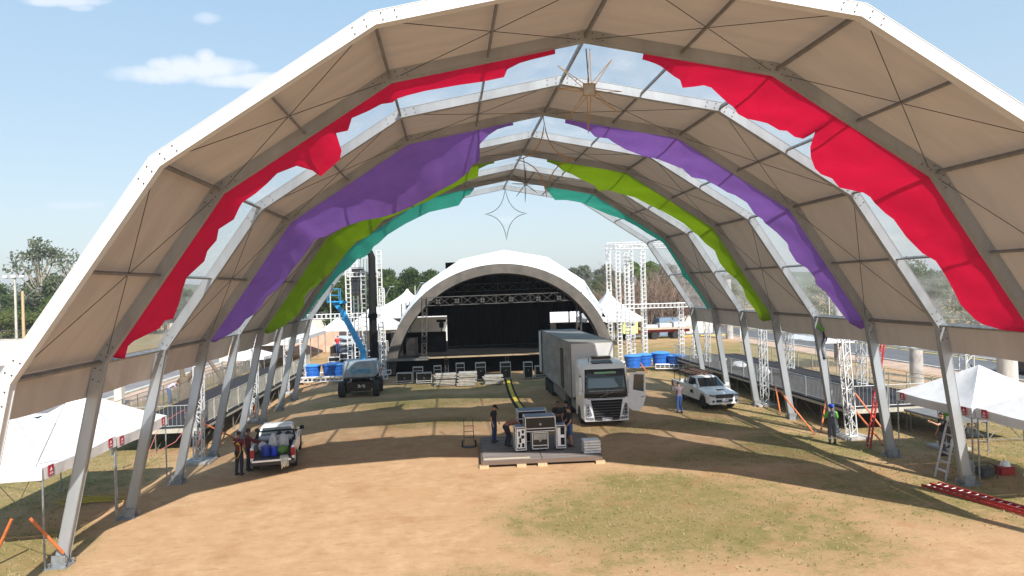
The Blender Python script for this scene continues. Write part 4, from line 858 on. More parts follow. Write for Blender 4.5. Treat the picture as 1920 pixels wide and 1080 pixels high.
# ------------------------------------------------------------ vehicles
MT['lampglass'] = mat('headlamp_glass', (.20, .21, .23), .12, spec=1); MT['tail'] = mat('tail_lamp', (.30, .01, .02), .2); MT['plate'] = mat('number_plate', (.6, .62, .68), .5); MT['rim'] = mat('wheel_rim', (.35, .35, .36), .35, .7)
MT['trailer'] = mat('shaded_scuffed_side', (.36, .35, .34), .6, col2=(.20, .195, .19), vscale=1.0, detail=8, stretch=(1, .4, 1.6), lo=.3, hi=.6); MT['trailerf'] = mat('peeling_white_front', (.60, .60, .60), .6, col2=(.28, .13, .07), vscale=1.6, detail=9, lo=.30, hi=.36)  # trailer side: base tone lowered to carry shade, scuffs mottled in
MT['greencard'] = mat('green_badge_strip', (.22, .42, .22), .5); MT['greyplastic'] = mat('dark_grey_plastic', (.05, .05, .055), .6); MT['seat'] = mat('dark_red_fabric', (.12, .02, .02), .9)
MT['windscreen'] = mat('windscreen_glass', (.05, .10, .12), .05, spec=1)
def wheel(parent, x, y, r, w, side, n=20):
    b = MB(); b.lathe([(r*.6, -w/2), (r*.93, -w/2), (r, -w*.35), (r, w*.35), (r*.93, w/2), (r*.6, w/2), (r*.6, w*.3)], (x, y, r), n, 'X')
    t = b.build('wheel', MT['rubber'], parent, smooth=True)
    b = MB(); b.lathe([(r*.6, -w*.4), (r*.56, w*.3*1), (r*.2, w*.25), (r*.18, w*.42), (.01, w*.42)] if side > 0 else [(r*.6, w*.4), (r*.56, -w*.3), (r*.2, -w*.25), (r*.18, -w*.42), (.01, -w*.42)], (x, y, r), 14, 'X'); b.build('rim', MT['rim'], t, smooth=True)
    return t
def archpoly(pts, wheels, r, zb, n=8):
    """side outline: pts run over the top from front-bottom to rear-bottom; wheel cut-outs come back along the bottom"""
    out = list(pts)
    for wy in sorted(wheels, reverse=True):
        out.append((wy+r, zb))
        for k in range(1, n): a = pi*k/n; out.append((wy+cos(a)*r, zb+max(0, sin(a)*r*1.0)))
        out.append((wy-r, zb))
    return out
def xloft(b, poly, st):
    rings = []
    for x, fn in st: rings.append([(x,)+tuple(fn(y, z)) for y, z in poly])
    b.loft(rings)
def pickup(loc, rz, label, kind):
    t = tag(empty('pickup_truck', loc, rz), label, 'pickup'); L = 2.62; zb = .42
    tailopen = kind == 'rear'
    body = [(-L, zb), (-L-.02, .66), (-L+.05, .92), (-L+.35, 1.02), (-1.25, 1.12), (-1.2, zb+.0)]
    # front clip and cab lower body
    P = archpoly([(-L+.02, zb), (-L-.03, .62), (-L+.02, .86), (-L+.28, .98), (-1.3, 1.10), (-1.12, 1.12), (.55, 1.14), (.6, zb)], [-1.72], .46, zb)
    def ed(k): return lambda y, z: (y+(.14*k if y < -L+.4 else 0), z-(.05*k if z > .9 else 0))
    b = MB(); xloft(b, P, [(-.90, ed(1)), (-.82, ed(.25)), (-.45, ed(-.1)), (.45, ed(-.1)), (.82, ed(.25)), (.90, ed(1))]); b.build('body', MT['white'], t, smooth=True)
    for s in (-1, 1):
        b = MB(); Q = archpoly([(.62, zb), (.62, 1.14), (L-.02, 1.14), (L, .8), (L-.02, zb)], [1.55], .46, zb); b.prism(Q, s*.90, s*.80); b.build('bed_side', MT['white'], t, smooth=True)
    b = MB(); b.bbox((-.79, .62, .62), (.79, L-.03, .68)); b.bbox((-.79, .62, .68), (.79, .68, 1.12)); b.build('bed_floor', MT['greyplastic'], t)
    # greenhouse
    b = MB(); r0 = [(-.84, -1.15, 1.12), (.84, -1.15, 1.12), (.84, .5, 1.13), (-.84, .5, 1.13)]; r1 = [(-.66, -.45, 1.60), (.66, -.45, 1.60), (.68, .42, 1.62), (-.68, .42, 1.62)]; r2 = [(-.58, -.33, 1.66), (.58, -.33, 1.66), (.6, .33, 1.67), (-.6, .33, 1.67)]
    b.loft([r0, r1, r2]); b.build('cab', MT['white'], t, smooth=True)
    def face(a, c, d_, e, off, m, name, ins=.09, insz=.08):
        a, c, d_, e = map(Vector, (a, c, d_, e)); n = (c-a).cross(e-a).normalized()*off
        def q(u, v): return a*(1-u)*(1-v)+c*u*(1-v)+d_*u*v+e*(1-u)*v
        b = MB(); p = [q(ins, insz), q(1-ins, insz), q(1-ins, 1-insz), q(ins, 1-insz)]; b.add([v+n for v in p]+[v-n*2 for v in p], [(0, 1, 2, 3), (4, 5, 6, 7), (0, 1, 5, 4), (1, 2, 6, 5), (2, 3, 7, 6), (3, 0, 4, 7)]); return b.build(name, m, t)
    face(r0[0], r0[1], r1[1], r1[0], .012, MT['glass'], 'windscreen', .05, .06)
    face(r0[1], r0[2], r1[2], r1[1], .012, MT['glass'], 'side_window', .12, .1); face(r0[3], r0[0], r1[0], r1[3], .012, MT['glass'], 'side_window', .12, .1)
    face(r0[2], r0[3], r1[3], r1[2], .012, MT['glass'], 'rear_window', .06, .1)
    # nose
    b = MB(); b.bbox((-.52, -L-.07, .70), (.52, -L+.05, .91)); b.build('grille', MT['greyplastic'], t, bevel=.02)
    b = MB(); b.bbox((-.5, -L-.08, .48), (.5, -L+.02, .62)); b.build('lower_grille', MT['greyplastic'], t, bevel=.02)
    b = MB(); b.bbox((-.49, -L-.07, .80), (.49, -L-.055, .82)); b.bbox((-.49, -L-.07, .86), (.49, -L-.055, .872)); b.build('chrome_bar', MT['steel'], t)
    for s in (-1, 1):
        b = MB(); b.prism([(s*.50, .76), (s*.84, .82), (s*.85, .93), (s*.52, .90)], -L-.045, -L+.20, 'Y'); b.build('headlight', MT['lampglass'], t)
        b = MB(); b.lathe([(.07, 0), (.06, .03)], (s*.68, -L-.055, .54), 8, 'Y'); b.build('fog_lamp', MT['greyplastic'], t)
        m = MB(); m.box((s*1.02, -.98, 1.22), (.2, .12, .17)); m.bar((s*.85, -.95, 1.15), (s*.98, -.98, 1.18), .05); m.build('mirror', MT['white' if not tailopen else 'black'], t, bevel=.02)
        b = MB(); b.bbox((s*.905, -.1, .94), (s*.925, .08, .97)); b.build('door_handle', MT['white'], t)
        for y in (-1.72, 1.55): wheel(t, s*.80, y, .37, .25, s)
        b = MB(); b.prism([(L-.28, .72), (L+.02, .72), (L+.03, 1.06), (L-.2, 1.08)], s*.74, s*.915); b.build('tail_light', MT['tail'], t)
    b = MB(); b.bbox((-.88, -L-.05, .36), (.88, -L+.3, .46)); b.build('bumper', MT['white'], t, bevel=.03)
    b = MB(); b.bbox((-.2, -L-.085, .52), (.2, -L-.07, .62)); b.build('number_plate', MT['plate'], t)
    b = MB(); b.bbox((-.9, L-.02, .40), (.9, L+.14, .60)); b.build('rear_bumper', MT['greyplastic'], t, bevel=.03)
    b = MB(); b.bbox((-.7, -2.2, .28), (.7, 2.3, .42)); b.build('chassis', MT['black'], t)
    if tailopen:
        b = MB(); b.bbox((-.76, L+.0, .66), (.76, L+.50, .71)); b.build('tailgate', MT['greyplastic'], t, bevel=.01); b = MB(); b.bbox((-.78, L+.50, .645), (.78, L+.53, .72)); b.build('tailgate_edge', MT['white'], t)
        for s in (-1, 1): b = MB(); b.bbox((s*.90, L-.3, .62), (s*.77, L+.0, 1.10)); b.build('rear_pillar', MT['white'], t)
        b = MB(); b.bar((-.75, .9, 1.5), (.75, .9, 1.5), .05); b.bar((-.75, .9, 1.5), (-.85, 1.5, 1.15), .06); b.bar((.75, .9, 1.5), (.85, 1.5, 1.15), .06); b.bar((-.75, .9, 1.5), (-.8, .75, 1.13), .06); b.bar((.75, .9, 1.5), (.8, .75, 1.13), .06); b.build('roll_bar', MT['black'], t)
    else:
        b = MB(); b.bbox((-.79, L-.05, .62), (.79, L, 1.12)); b.build('tailgate', MT['white'], t)
        b = MB()
        for x in (-.78, .78):
            for y in (.75, 1.6, 2.45): b.tube([(x, y, 1.14), (x, y, 1.72)], .022, 5)
            b.tube([(x, .2, 1.74), (x, 2.5, 1.74)], .022, 5)
        for y in (.2, .75, 1.6, 2.45): b.tube([(-.78, y, 1.74), (.78, y, 1.74)], .022, 5)
        b.tube([(-.78, .2, 1.74), (-.72, .1, 1.62)], .022, 5); b.tube([(.78, .2, 1.74), (.72, .1, 1.62)], .022, 5); b.build('load_rack', MT['black'], t)
    return t
pk = pickup((12.35, 41.15, 0), radians(4), 'white single cab pickup with a loaded rack parked right of the truck', 'front')
T_ = lambda x, y, z, rx=0, rz=0: Matrix.Translation((x, y, z)) @ Matrix.Rotation(rz, 4, 'Z') @ Matrix.Rotation(rx, 4, 'X')
text_mesh('bonnet_lettering', 'IM2', .30, MT['black'], pk, T_(.1, -1.9, 1.075, radians(6)), .012); text_mesh('door_lettering', 'IM2', .26, MT['black'], pk, Matrix.Translation((-.915, -.35, .8)) @ Matrix.Rotation(radians(-90), 4, 'Z') @ Matrix.Rotation(radians(90), 4, 'X'), .01)
for i in range(6):
    q = rng(i+40); o = MB(); x = -.6+.24*i; o.bar((x, .1+q.uniform(-.3, .2), 1.79+.02*i), (x+q.uniform(-.15, .15), 2.6+q.uniform(-.2, .6), 1.80+.02*i), .14, .06)
    o = one('plank', 'brown plank number %s from the left on the rack of the right pickup' % ['one', 'two', 'three', 'four', 'five', 'six'][i], 'plank', 'planks on the pickup rack', o, mat('brown_plank%d' % i, (.17+.02*i, .09, .06), .8) if i < 1 else bpy.data.materials['brown_plank0']); o.matrix_world = Matrix.Translation((12.35, 41.15, 0)) @ Matrix.Rotation(radians(4), 4, 'Z')
pk.scale = (1.06, 1.06, 1.06)
pl_ = pickup((-11.75, 32.05, 0), radians(9), 'white pickup seen from behind with its tailgate open and bed full of bags', 'rear'); pl_.rotation_euler[2] += pi
MT['plasticbag'] = mat('translucent_plastic_bag', (.62, .62, .64), .35, var=.3, vscale=8, bump=.8, bscale=7, trans=.2); MT['bluebucket'] = mat('blue_plastic', (.01, .04, .30), .4); MT['greenbag'] = mat('green_net', (.12, .26, .05), .8, var=.6, vscale=18); MT['cream'] = mat('cream_rag', (.62, .58, .47), .9, var=.2, bump=.5)
def blob(b, c, r, seed=0, n=14, amp=.15, peak=0):
    q = rng(seed); ph = [q.uniform(0, 6) for _ in range(6)]
    rings = []
    for i in range(n+1):
        th = pi*i/n; ring_ = []
        for k in range(n):
            a = 2*pi*k/n; d = 1+amp*sin(3*a+ph[0]+2*th)+amp*.6*sin(5*a+ph[1]-3*th); z = -cos(th)
            ring_.append((c[0]+cos(a)*sin(th)*r[0]*d, c[1]+sin(a)*sin(th)*r[1]*d, c[2]+(z+(peak*max(0, z)**3))*r[2]))
        rings.append(ring_)
    b.loft(rings)
Mp = Matrix.Translation((-11.75, 32.05, 0)) @ Matrix.Rotation(radians(189), 4, 'Z')
def load(name, label, cat, b, m, group=None, **k):
    o = one(name, label, cat, group, b, m, **k); o.matrix_world = Mp; return o
b = MB(); b.lathe([(.19, 0), (.2, .38), (.22, .38), (.22, .42), (.0, .44)], (.30, 2.28, .72), 14); load('bucket', 'dark blue bucket with a pale lid standing in the open pickup bed', 'bucket', b, MT['bluebucket'])
b = MB(); b.lathe([(.14, 0), (.15, .34), (.0, .35)], (-.05, 2.34, .72), 14); load('bucket', 'smaller bright blue bucket beside the dark blue one in the pickup bed', 'bucket', b, mat('bright_blue', (.01, .04, .5), .4))
b = MB(); blob(b, (-.38, 2.3, .92), (.24, .2, .20), 3); load('net_sack', 'green net sack at the right of the pickup bed', 'sack', b, MT['greenbag'], smooth='all')
b = MB(); blob(b, (.02, 1.95, 1.15), (.2, .2, .26), 5, peak=.8); load('plastic_bag', 'tall pale plastic bag tied at the top in the middle of the pickup bed', 'bag', b, MT['plasticbag'], 'bags in the pickup bed', smooth='all')
b = MB(); blob(b, (-.38, 1.9, 1.12), (.27, .24, .26), 6, peak=.7); load('plastic_bag', 'fattest pale plastic bag, behind the green net sack', 'bag', b, MT['plasticbag'], 'bags in the pickup bed', smooth='all')
b = MB(); blob(b, (.48, 1.8, 1.02), (.22, .22, .22), 7); load('plastic_bag', 'lumpy grey bag at the left of the pickup bed', 'bag', b, MT['plasticbag'], 'bags in the pickup bed', smooth='all')
b = MB(); b.tube([(-.7, 1.2, 1.24), (.7, 1.25, 1.24)], .13, 10); load('rolled_tarp', 'grey rolled tarp lying across the front of the pickup bed', 'tarp', b, MT['tarp'], smooth='all')
b = MB()
for k in range(9): q = rng(k+60); b.tube([(-.35-.03*k, 2.75, .76), (-.38-.035*k, 3.1, .74), (-.4-.03*k+q.uniform(-.06, .06), 3.2, .55-.02*k), (-.42-.03*k+q.uniform(-.1, .1), 3.2, .30+.03*k)], [.05, .05, .035, .008], 6)
load('rag', 'cream rag trailing over the open tailgate', 'rag', b, MT['cream'], smooth='all')
# articulated truck
tr = tag(empty('tractor_unit', (4.68, 35.3, 0)), 'white lorry tractor cab facing the camera with its door open', 'truck')
prof_ = [(.02, .42), (-.04, .62), (-.03, 1.0), (.0, 1.25), (.02, 1.9), (.10, 2.35), (.21, 2.85), (.30, 3.14), (.58, 3.36), (1.0, 3.49), (1.5, 3.56), (2.1, 3.58), (2.25, 3.56), (2.28, .95)]
PT = archpoly(prof_[:-1]+[(2.28, .95), (2.28, .42)], [1.42], .60, .42, 10)
def ce(k, dz=0): return lambda y, z: (y+k*max(0, 1-y/1.2)**1.0, z-dz*max(0, (z-2.8))/1.0)
b = MB(); xloft(b, PT, [(-1.25, ce(.24, .30)), (-1.19, ce(.11, .16)), (-1.05, ce(.035, .06)), (-.6, ce(0, .01)), (0, ce(-.02, 0)), (.6, ce(0, .01)), (1.05, ce(.035, .06)), (1.19, ce(.11, .16)), (1.25, ce(.24, .30))]); b.build('cab', MT['white'], tr, smooth=True)
def fsurf(b, zs, xs, off=.012, inset=0):
    def yat(z):
        for (y0, z0), (y1, z1) in zip(prof_[:-2], prof_[1:-1]):
            if z0 <= z <= z1: return y0+(y1-y0)*(z-z0)/(z1-z0)
        return 0
    def xf(x):
        T = [(0, -.02), (.6, 0), (1.05, .035), (1.19, .11), (1.25, .24)]; x = abs(x)
        for (a, c), (d_, e) in zip(T[:-1], T[1:]):
            if a <= x <= d_: return c+(e-c)*(x-a)/(d_-a)
        return .24
    def f(u, v):
        z = zs[0]+(zs[1]-zs[0])*v; w0, w1 = xs; w = w0+(w1-w0)*v; x = -w+2*w*u; y = yat(z); return (x, y+xf(x)*max(0, 1-y/1.2)-off, z)
    b.grid(f, 16, 6); return b
b = MB(); fsurf(b, (1.60, 3.12), (1.20, 1.10), .012); b.build('windscreen_surround', MT['blackshine'], tr, smooth='all', solid=.004)
b = MB(); fsurf(b, (2.04, 2.74), (1.08, 1.02), .024); b.build('windscreen', MT['windscreen'], tr, smooth='all', solid=.004)
b = MB(); fsurf(b, (2.88, 2.98), (.60, .60), .03); b.build('name_strip', MT['greencard'], tr, smooth='all', solid=.004)
b = MB(); fsurf(b, (1.97, 1.995), (.95, .95), .03); b.build('trim_line', MT['steel'], tr, solid=.004)
for s in (-1, 1): b = MB(); b.bar((s*.15, -.03, 2.08), (s*.75, .01, 2.14), .02); b.build('wiper', MT['black'], tr)
b = MB(); fsurf(b, (.40, 1.50), (.66, .88), .03); gr_ = b.build('grille', MT['black'], tr, solid=.004)
for k in range(7): b = MB(); z = .46+.145*k; w = .67+.17*k/7; b.bbox((-w, -.085, z), (w, -.05, z+.045)); b.build('grille_bar', MT['greyplastic'], gr_)
b = MB(); fsurf(b, (1.54, 1.59), (1.0, 1.04), .016); b.build('chrome_trim', MT['steel'], tr, solid=.004)
b = MB(); b.bar((-.40, -.055, 1.66), (.40, -.045, 1.92), .022); b.lathe([(.075, -.02), (.085, .0), (.07, .012), (.05, .012), (.05, -.02)], (0, -.065, 1.84), 14, 'Y'); b.build('badge', MT['lampglass'], tr)
for s in (-1, 1):
    b = MB()
    P_ = [(s*.80, .66), (s*1.00, .60), (s*1.15, .68), (s*1.13, 1.26), (s*1.02, 1.30), (s*.90, .98)]; b.prism(P_, -.02, .20, 'Y'); h_ = b.build('headlight', MT['lampglass'], tr)
    for z in (.78, .95, 1.12): b = MB(); b.lathe([(.055, 0), (.045, .015)], (s*1.03, -.035, z), 10, 'Y'); b.build('bulb', MT['blackshine'], h_)
    b = MB(); b.prism([(s*.72, .44), (s*1.12, .46), (s*1.12, .58), (s*.76, .56)], -.045, .15, 'Y'); b.build('fog_lamp', MT['lampglass'], tr)
    b = MB(); b.box((s*1.36, .28, 2.35), (.16, .14, .72)); b.box((s*1.36, .28, 1.86), (.16, .13, .2)); b.build('mirror', MT['white'], tr, bevel=.03)
    b = MB(); b.prism([(.42, 1.95), (1.25, 1.95), (1.25, 2.75), (.55, 2.75), (.42, 2.4)], s*1.252, s*1.262); b.build('side_window', MT['glass'], tr)
    wheel(tr, s*1.05, 1.42, .50, .34, s, 24)
    for y in (4.7,): wheel(tr, s*.98, y, .50, .55, s, 24)
    b = MB(); b.prism([(2.35, .5), (4.0, .5), (4.0, 1.05), (2.35, 1.05)], s*.8, s*1.2); b.build('fuel_tank', MT['steel'], tr, bevel=.06)
b = MB(); b.bbox((-1.22, -.02, .34), (1.22, .5, .44)); b.build('bumper', MT['white'], tr, bevel=.04); b = MB(); b.bbox((-.27, -.075, .40), (.27, -.05, .54)); b.build('number_plate', MT['plate'], tr)
b = MB(); b.box((-.05, .80, 3.45), (1.15, .40, .05), M=Matrix.Rotation(radians(18), 3, 'X')); b.build('roof_hatch', MT['blackshine'], tr, bevel=.01)
b = MB(); b.bbox((-.45, 1.35, 3.56), (.65, 1.8, 3.70)); b.build('roof_vent', MT['blackshine'], tr, bevel=.04)
b = MB(); b.bar((-.75, .9, 3.38), (-.75, .9, 3.68), .03); b.build('antenna', MT['black'], tr)
b = MB(); b.bbox((-.45, .5, .55), (-.35, 7, .85)); b.bbox((.35, .5, .55), (.45, 7, .85)); b.bbox((-.7, 2.4, .85), (.7, 4.5, .95)); b.build('chassis', MT['black'], tr)
Md = Matrix.Translation((1.27, .40, 0)) @ Matrix.Rotation(radians(-24), 4, 'Z')
def dfn(v): return Md @ v
b = MB(); b.prism([(.0, 1.0), (.25, .80), (.62, .80), (.86, 1.15), (.98, 1.6), (.98, 2.88), (.15, 2.88), (.0, 2.35)], -.03, .04, 'Y'); dr_ = b.build('door', MT['white'], tr, fn=dfn, bevel=.015)
b = MB(); b.prism([(.30, 1.95), (.88, 1.85), (.90, 2.78), (.38, 2.78)], -.042, -.03, 'Y'); b.build('door_window', MT['glass'], dr_, fn=dfn); b = MB(); b.bbox((.74, -.06, 1.55), (.92, -.03, 1.6)); b.build('door_handle', MT['steel'], dr_, fn=dfn)
ta = tag(empty('box_trailer', (4.62, 38.35, 0)), 'scuffed grey box trailer with rust patches behind the white cab', 'trailer')
b = MB(); b.bbox((-1.28, 0, 1.18), (1.28, 12.6, 4.35)); b.build('box', MT['trailer'], ta, bevel=.02)
b = MB(); b.bbox((-1.25, -.012, 1.22), (1.25, -.002, 4.30)); b.build('front_panel', MT['trailerf'], ta)
b = MB(); b.bbox((-1.26, .02, 4.352), (1.26, 12.55, 4.37)); b.build('roof_skin', mat('shaded_dusty_roof', (.26, .25, .235), .7, var=.35, vscale=.8), ta)  # roof tone also lowered to carry shade, dust mottled in
b = MB()
for x in (-1.28, 1.28): b.bbox((x-.03, -.03, 1.15), (x+.03, .05, 4.38)); b.bbox((x-.02, 0, 4.33), (x+.02, 12.6, 4.39)); b.bbox((x-.02, 0, 1.12), (x+.02, 12.6, 1.22))
b.build('edge_rail', MT['alud'], ta)
b = MB()
for k in range(20): b.bbox((-1.292, .6+.6*k, 1.25), (-1.28, .63+.6*k, 4.3))
b.build('side_rib', MT['alud'], ta); b = MB(); b.bbox((-1.296, 2.6, 1.3), (-1.285, 3.7, 3.8)); b.build('side_door', MT['black'], ta)
for k in range(3): b = MB(); b.bbox((-1.31, 2.8+.3*k, 1.3), (-1.297, 2.86+.3*k, 3.75)); b.build('door_bar', MT['alud'], ta)
b = MB(); b.bbox((-1.42, 11.9, 1.2), (-1.36, 12.75, 4.3)); b.build('open_rear_door', MT['trailerf'], ta)
for x in (-1, 1):
    for y in (8.2, 9.45, 10.7): wheel(ta, x*1.0, y, .5, .5, x, 20)
b = MB(); b.bbox((-.6, .5, .85), (-.45, 12.4, 1.15)); b.bbox((.45, .5, .85), (.6, 12.4, 1.15)); b.build('chassis', MT['black'], ta); b = MB(); b.bbox((-1.2, 2.6, .45), (-1.15, 7.4, 1.0)); b.build('side_guard', MT['alud'], ta)
b = MB(); b.tube([(-.9, 2.4, .1), (-.9, 2.4, 1.1)], .06, 6); b.build('landing_leg', MT['greyplastic'], ta)
# boom lift
MT['liftblue'] = mat('blue_lift_paint', (.02, .30, .62), .4, var=.15); MT['liftgrey'] = mat('grey_cover_plastic', (.30, .36, .42), .5, var=.2, vscale=2)
bl = tag(empty('boom_lift', (-10.4, 51.2, 0)), 'blue boom lift with a grey counterweight cover and raised arm left of the stage', 'boom lift')
for x in (-1.15, 1.15):
    for y in (-1.15, 1.2): wheel(bl, x*1.08, y, .58, .44, 1 if x > 0 else -1)
b = MB(); b.bbox((-.85, -1.4, .42), (.85, 1.4, 1.08)); b.build('chassis', MT['blackshine'], bl, bevel=.04); text_mesh('model_lettering', 'Z-62', .26, MT['truss'], bl, T_(.2, -1.42, .78, radians(90)), .012)
b = MB(); R_ = []
for z, s in ((1.30, .86), (1.45, 1.0), (2.35, 1.0), (2.58, .93)):
    R_.append([(x*s, y*s, z) for x, y in ((-1.2, -.9), (-1.0, -1.25), (1.0, -1.25), (1.2, -.9), (1.2, 1.2), (-1.2, 1.2))])
b.loft(R_); b.build('counterweight_cover', MT['liftgrey'], bl, smooth=True); text_mesh('maker_lettering', 'Genie', .62, MT['liftblue'], bl, T_(.15, -1.29, 1.92, radians(90)), .01)
b = MB(); b.lathe([(.7, 1.05), (.7, 1.32)], n=18); b.build('turntable', MT['black'], bl)
def boomp(name, p, q, w, h, m='liftblue', par=bl): b = MB(); b.bar(p, q, w, h); return b.build(name, MT[m], par, bevel=.02)
boomp('riser', (.15, .3, 2.2), (.15, .5, 3.3), .36, .45); boomp('lower_arm', (.2, .3, 3.15), (-1.5, 1.6, 6.2), .30, .36); boomp('upper_arm', (-1.5, 1.75, 6.2), (-2.2, 2.0, 7.0), .26, .3)
boomp('jib', (-2.3, 1.9, 6.9), (-1.2, 1.9, 6.95), .2, .24); boomp('cylinder', (.0, .5, 3.4), (-.9, 1.3, 4.8), .12, .12, 'steel')
b = MB()
for z in (7.0, 7.5, 8.0): b.tube([(-2.6, 1.5, z), (-1.7, 1.5, z), (-1.7, 2.3, z), (-2.6, 2.3, z)], .025, 5, closed=True)
for x in (-2.6, -1.7):
    for y in (1.5, 2.3): b.tube([(x, y, 7.0), (x, y, 8.0)], .025, 5)
b.bbox((-2.6, 1.5, 6.95), (-1.7, 2.3, 7.0)); b.build('basket', MT['liftblue'], bl)
# dump truck with scrap
dt = tag(empty('dump_truck', (-14.6, 69.5, 0)), 'dark dump truck loaded with metal sheets seen from behind at the left', 'truck'); b = MB()
b.bbox((-1.25, 0, 1.2), (1.25, 6, 1.3)); b.bbox((-1.25, 0, 1.3), (-1.19, 6, 2.2)); b.bbox((1.19, 0, 1.3), (1.25, 6, 2.2)); b.bbox((-1.25, 5.9, 1.3), (1.25, 6, 3.4)); b.bbox((-1.25, -.04, .95), (1.25, .0, 1.55)); b.build('tipper_body', mat('dark_brown_steel', (.07, .05, .045), .6, var=.4), dt)
for x in (-1, 1): wheel(dt, x*1.0, 1.4, .5, .45, x); wheel(dt, x*1.0, 7.6, .5, .35, x)
b = MB(); b.bbox((-1.2, 6.4, .8), (1.2, 8.4, 2.9)); b.build('cab', MT['white'], dt, bevel=.08); b = MB(); b.bbox((-.5, 0, .6), (.5, 7, .9)); b.build('chassis', MT['black'], dt); b = MB(); b.bbox((-1.2, -.1, .62), (1.2, -.04, .74)); b.build('striped_bumper', MT['orange'], dt)
MT['sheetmetal'] = mat('pale_metal_sheet', (.55, .57, .62), .4, .3)
for i in range(7):
    q = rng(70+i); o = MB(); o.box((0, 0, 0), (1.5, 2.2, .12), M=Euler((q.uniform(-.25, .25), q.uniform(-.2, .2), q.uniform(-.8, .8))).to_matrix()); o = one('metal_sheet', 'pale metal sheet in the heap on the dump truck bed', 'metal sheet', 'metal sheets heaped on the dump truck', o, MT['sheetmetal']); o.location = (-14.4+q.uniform(-.3, .4), 72+q.uniform(-1, 1.6), 1.62+.22*i)
# yellow flatbed truck far right, far cars
yt = tag(empty('flatbed_truck', (21.2, 91, 0)), 'pale yellow flatbed truck parked beyond the right tower frame', 'truck'); b = MB(); b.prism([(-1.1, .9), (1.0, .9), (1.0, 3.0), (-.6, 3.0), (-1.1, 2.0)], -1.1, 1.1, 'Y'); b.build('cab', mat('pale_yellow_paint', (.68, .66, .20), .4), yt, bevel=.06)
b = MB(); b.bbox((-.7, -1.13, 2.0), (.6, -1.1, 2.75)); b.build('side_window', MT['glass'], yt); b = MB(); b.bbox((1.2, -1.1, 1.35), (8.8, 1.1, 1.6)); b.build('flatbed', mat('bed_boards', (.40, .34, .26), .8), yt); b = MB(); b.bbox((1, -.4, .9), (8.6, .4, 1.34)); b.build('chassis', MT['redpaint'], yt)
for x in (-.3, 3.4, 6.4):
    for s in (-1, 1): b = MB(); b.lathe([(.3, -.14), (.5, -.14), (.5, .14), (.3, .14)], (x, s*.95, .5), 16, 'Y'); w_ = b.build('wheel', MT['rubber'], yt, smooth=True); b = MB(); b.lathe([(.3, -.1), (.1, -.12)], (x, s*.95, .5), 12, 'Y'); b.build('rim', MT['truss'], w_)
for k in range(3): b = MB(); b.bbox((2.2+2*k, -.8, 1.62), (3.9+2*k, .8, 2.0+.15*k)); one('pipe_bundle', ['low pale bundle on the front of the yellow flatbed', 'pale bundle in the middle of the yellow flatbed', 'tallest pale bundle at the rear of the yellow flatbed'][k], 'bundle', 'bundles on the flatbed', b, MT['sheetmetal']).location = (21.2, 91, 0)
def simple_car(loc, rz, label, m, h=1.45, name='parked_car', ute=False):
    t = tag(empty(name, loc, rz), label, 'car'); P_ = archpoly([(-2.1, .3), (-2.15, .7), (-1.1, .9), (2.0, .92), (2.12, .6), (2.1, .3)], [-1.35, 1.3], .36, .3, 6); b = MB(); b.prism(P_, -.85, .85); b.build('body', m, t, bevel=.03)
    e = .6 if ute else 1.8; b = MB(); b.loft([[(-.8, -1.1, .9), (.8, -1.1, .9), (.8, e, .92), (-.8, e, .92)], [(-.62, -.5, h), (.62, -.5, h), (.62, e-.3, h), (-.62, e-.3, h)]]); b.build('cabin', m, t, smooth=True)
    for s in (-1, 1): b = MB(); b.prism([(-.85, .96), (e-.15, .97), (e-.35, h-.08), (-.48, h-.08)], s*.80, s*.66); b.build('side_window', MT['glass'], t)
    b = MB(); b.add([(-.7, -1.06, .98), (.7, -1.06, .98), (.58, -.55, h-.05), (-.58, -.55, h-.05)], [(0, 1, 2, 3)]); b.build('windscreen', MT['glass'], t, solid=.03)
    for s in (-1, 1):
        for y in (-1.35, 1.3): wheel(t, s*.78, y, .32, .2, s, 14)
    return t
simple_car((-26.5, 38.5, 0), radians(75), 'white pickup parked on the road behind the left gazebos', MT['white'], 1.5, 'parked_pickup', True)
simple_car((40, 46.5, 0), 0, 'dark car at the right edge behind the fat pole', MT['blackshine'])
# ------------------------------------------------------------ wooden deck with cases
MT['ply'] = mat('dirty_deck_ply', (.20, .175, .16), .85, col2=(.12, .10, .095), vscale=1.5, detail=8, stretch=(.4, 3, 1)); MT['deckmetal'] = mat('brown_metal_edge', (.12, .08, .06), .6)
dk = tag(empty('floor_platform', (0, 0, 0)), 'low grey plywood platform on the ground in the middle with cases on it', 'platform')
Mk = Matrix.Translation((.25, 30.75, 0)) @ Matrix.Rotation(radians(-2), 4, 'Z')
def kf(v): return Mk @ v
for i, x in enumerate((-2.55, .02)):
    for j, y in enumerate((-2.3, -.75, .8)): b = MB(); b.bbox((x, y, .22), (x+2.54, y+1.53, .30)); b.build('deck_board', MT['ply'], dk, fn=kf)
for p_, q_ in (((-2.6, -2.34), (2.6, -2.34)), ((-2.6, -2.34), (-2.6, 2.36)), ((2.6, -2.34), (2.6, 2.36))): b = MB(); b.bar((*p_, .20), (*q_, .20), .06, .16); b.build('edge_frame', MT['deckmetal'], dk, fn=kf)
for x in (-2.5, -.9, .0, 2.5): b = MB(); b.bbox((x-.2, -2.5, 0), (x+.2, -2.2, .12)); b.build('wood_block', MT['wood'], dk, fn=kf)
b = MB(); b.bbox((-2.5, -2.2, .302), (-.5, -1.95, .306)); b.build('pale_tape', mat('pale_tape', (.45, .38, .28), .8), dk, fn=kf)
MT['bluetop'] = mat('dusty_blue_top', (.07, .10, .19), .35, var=.4, vscale=2)
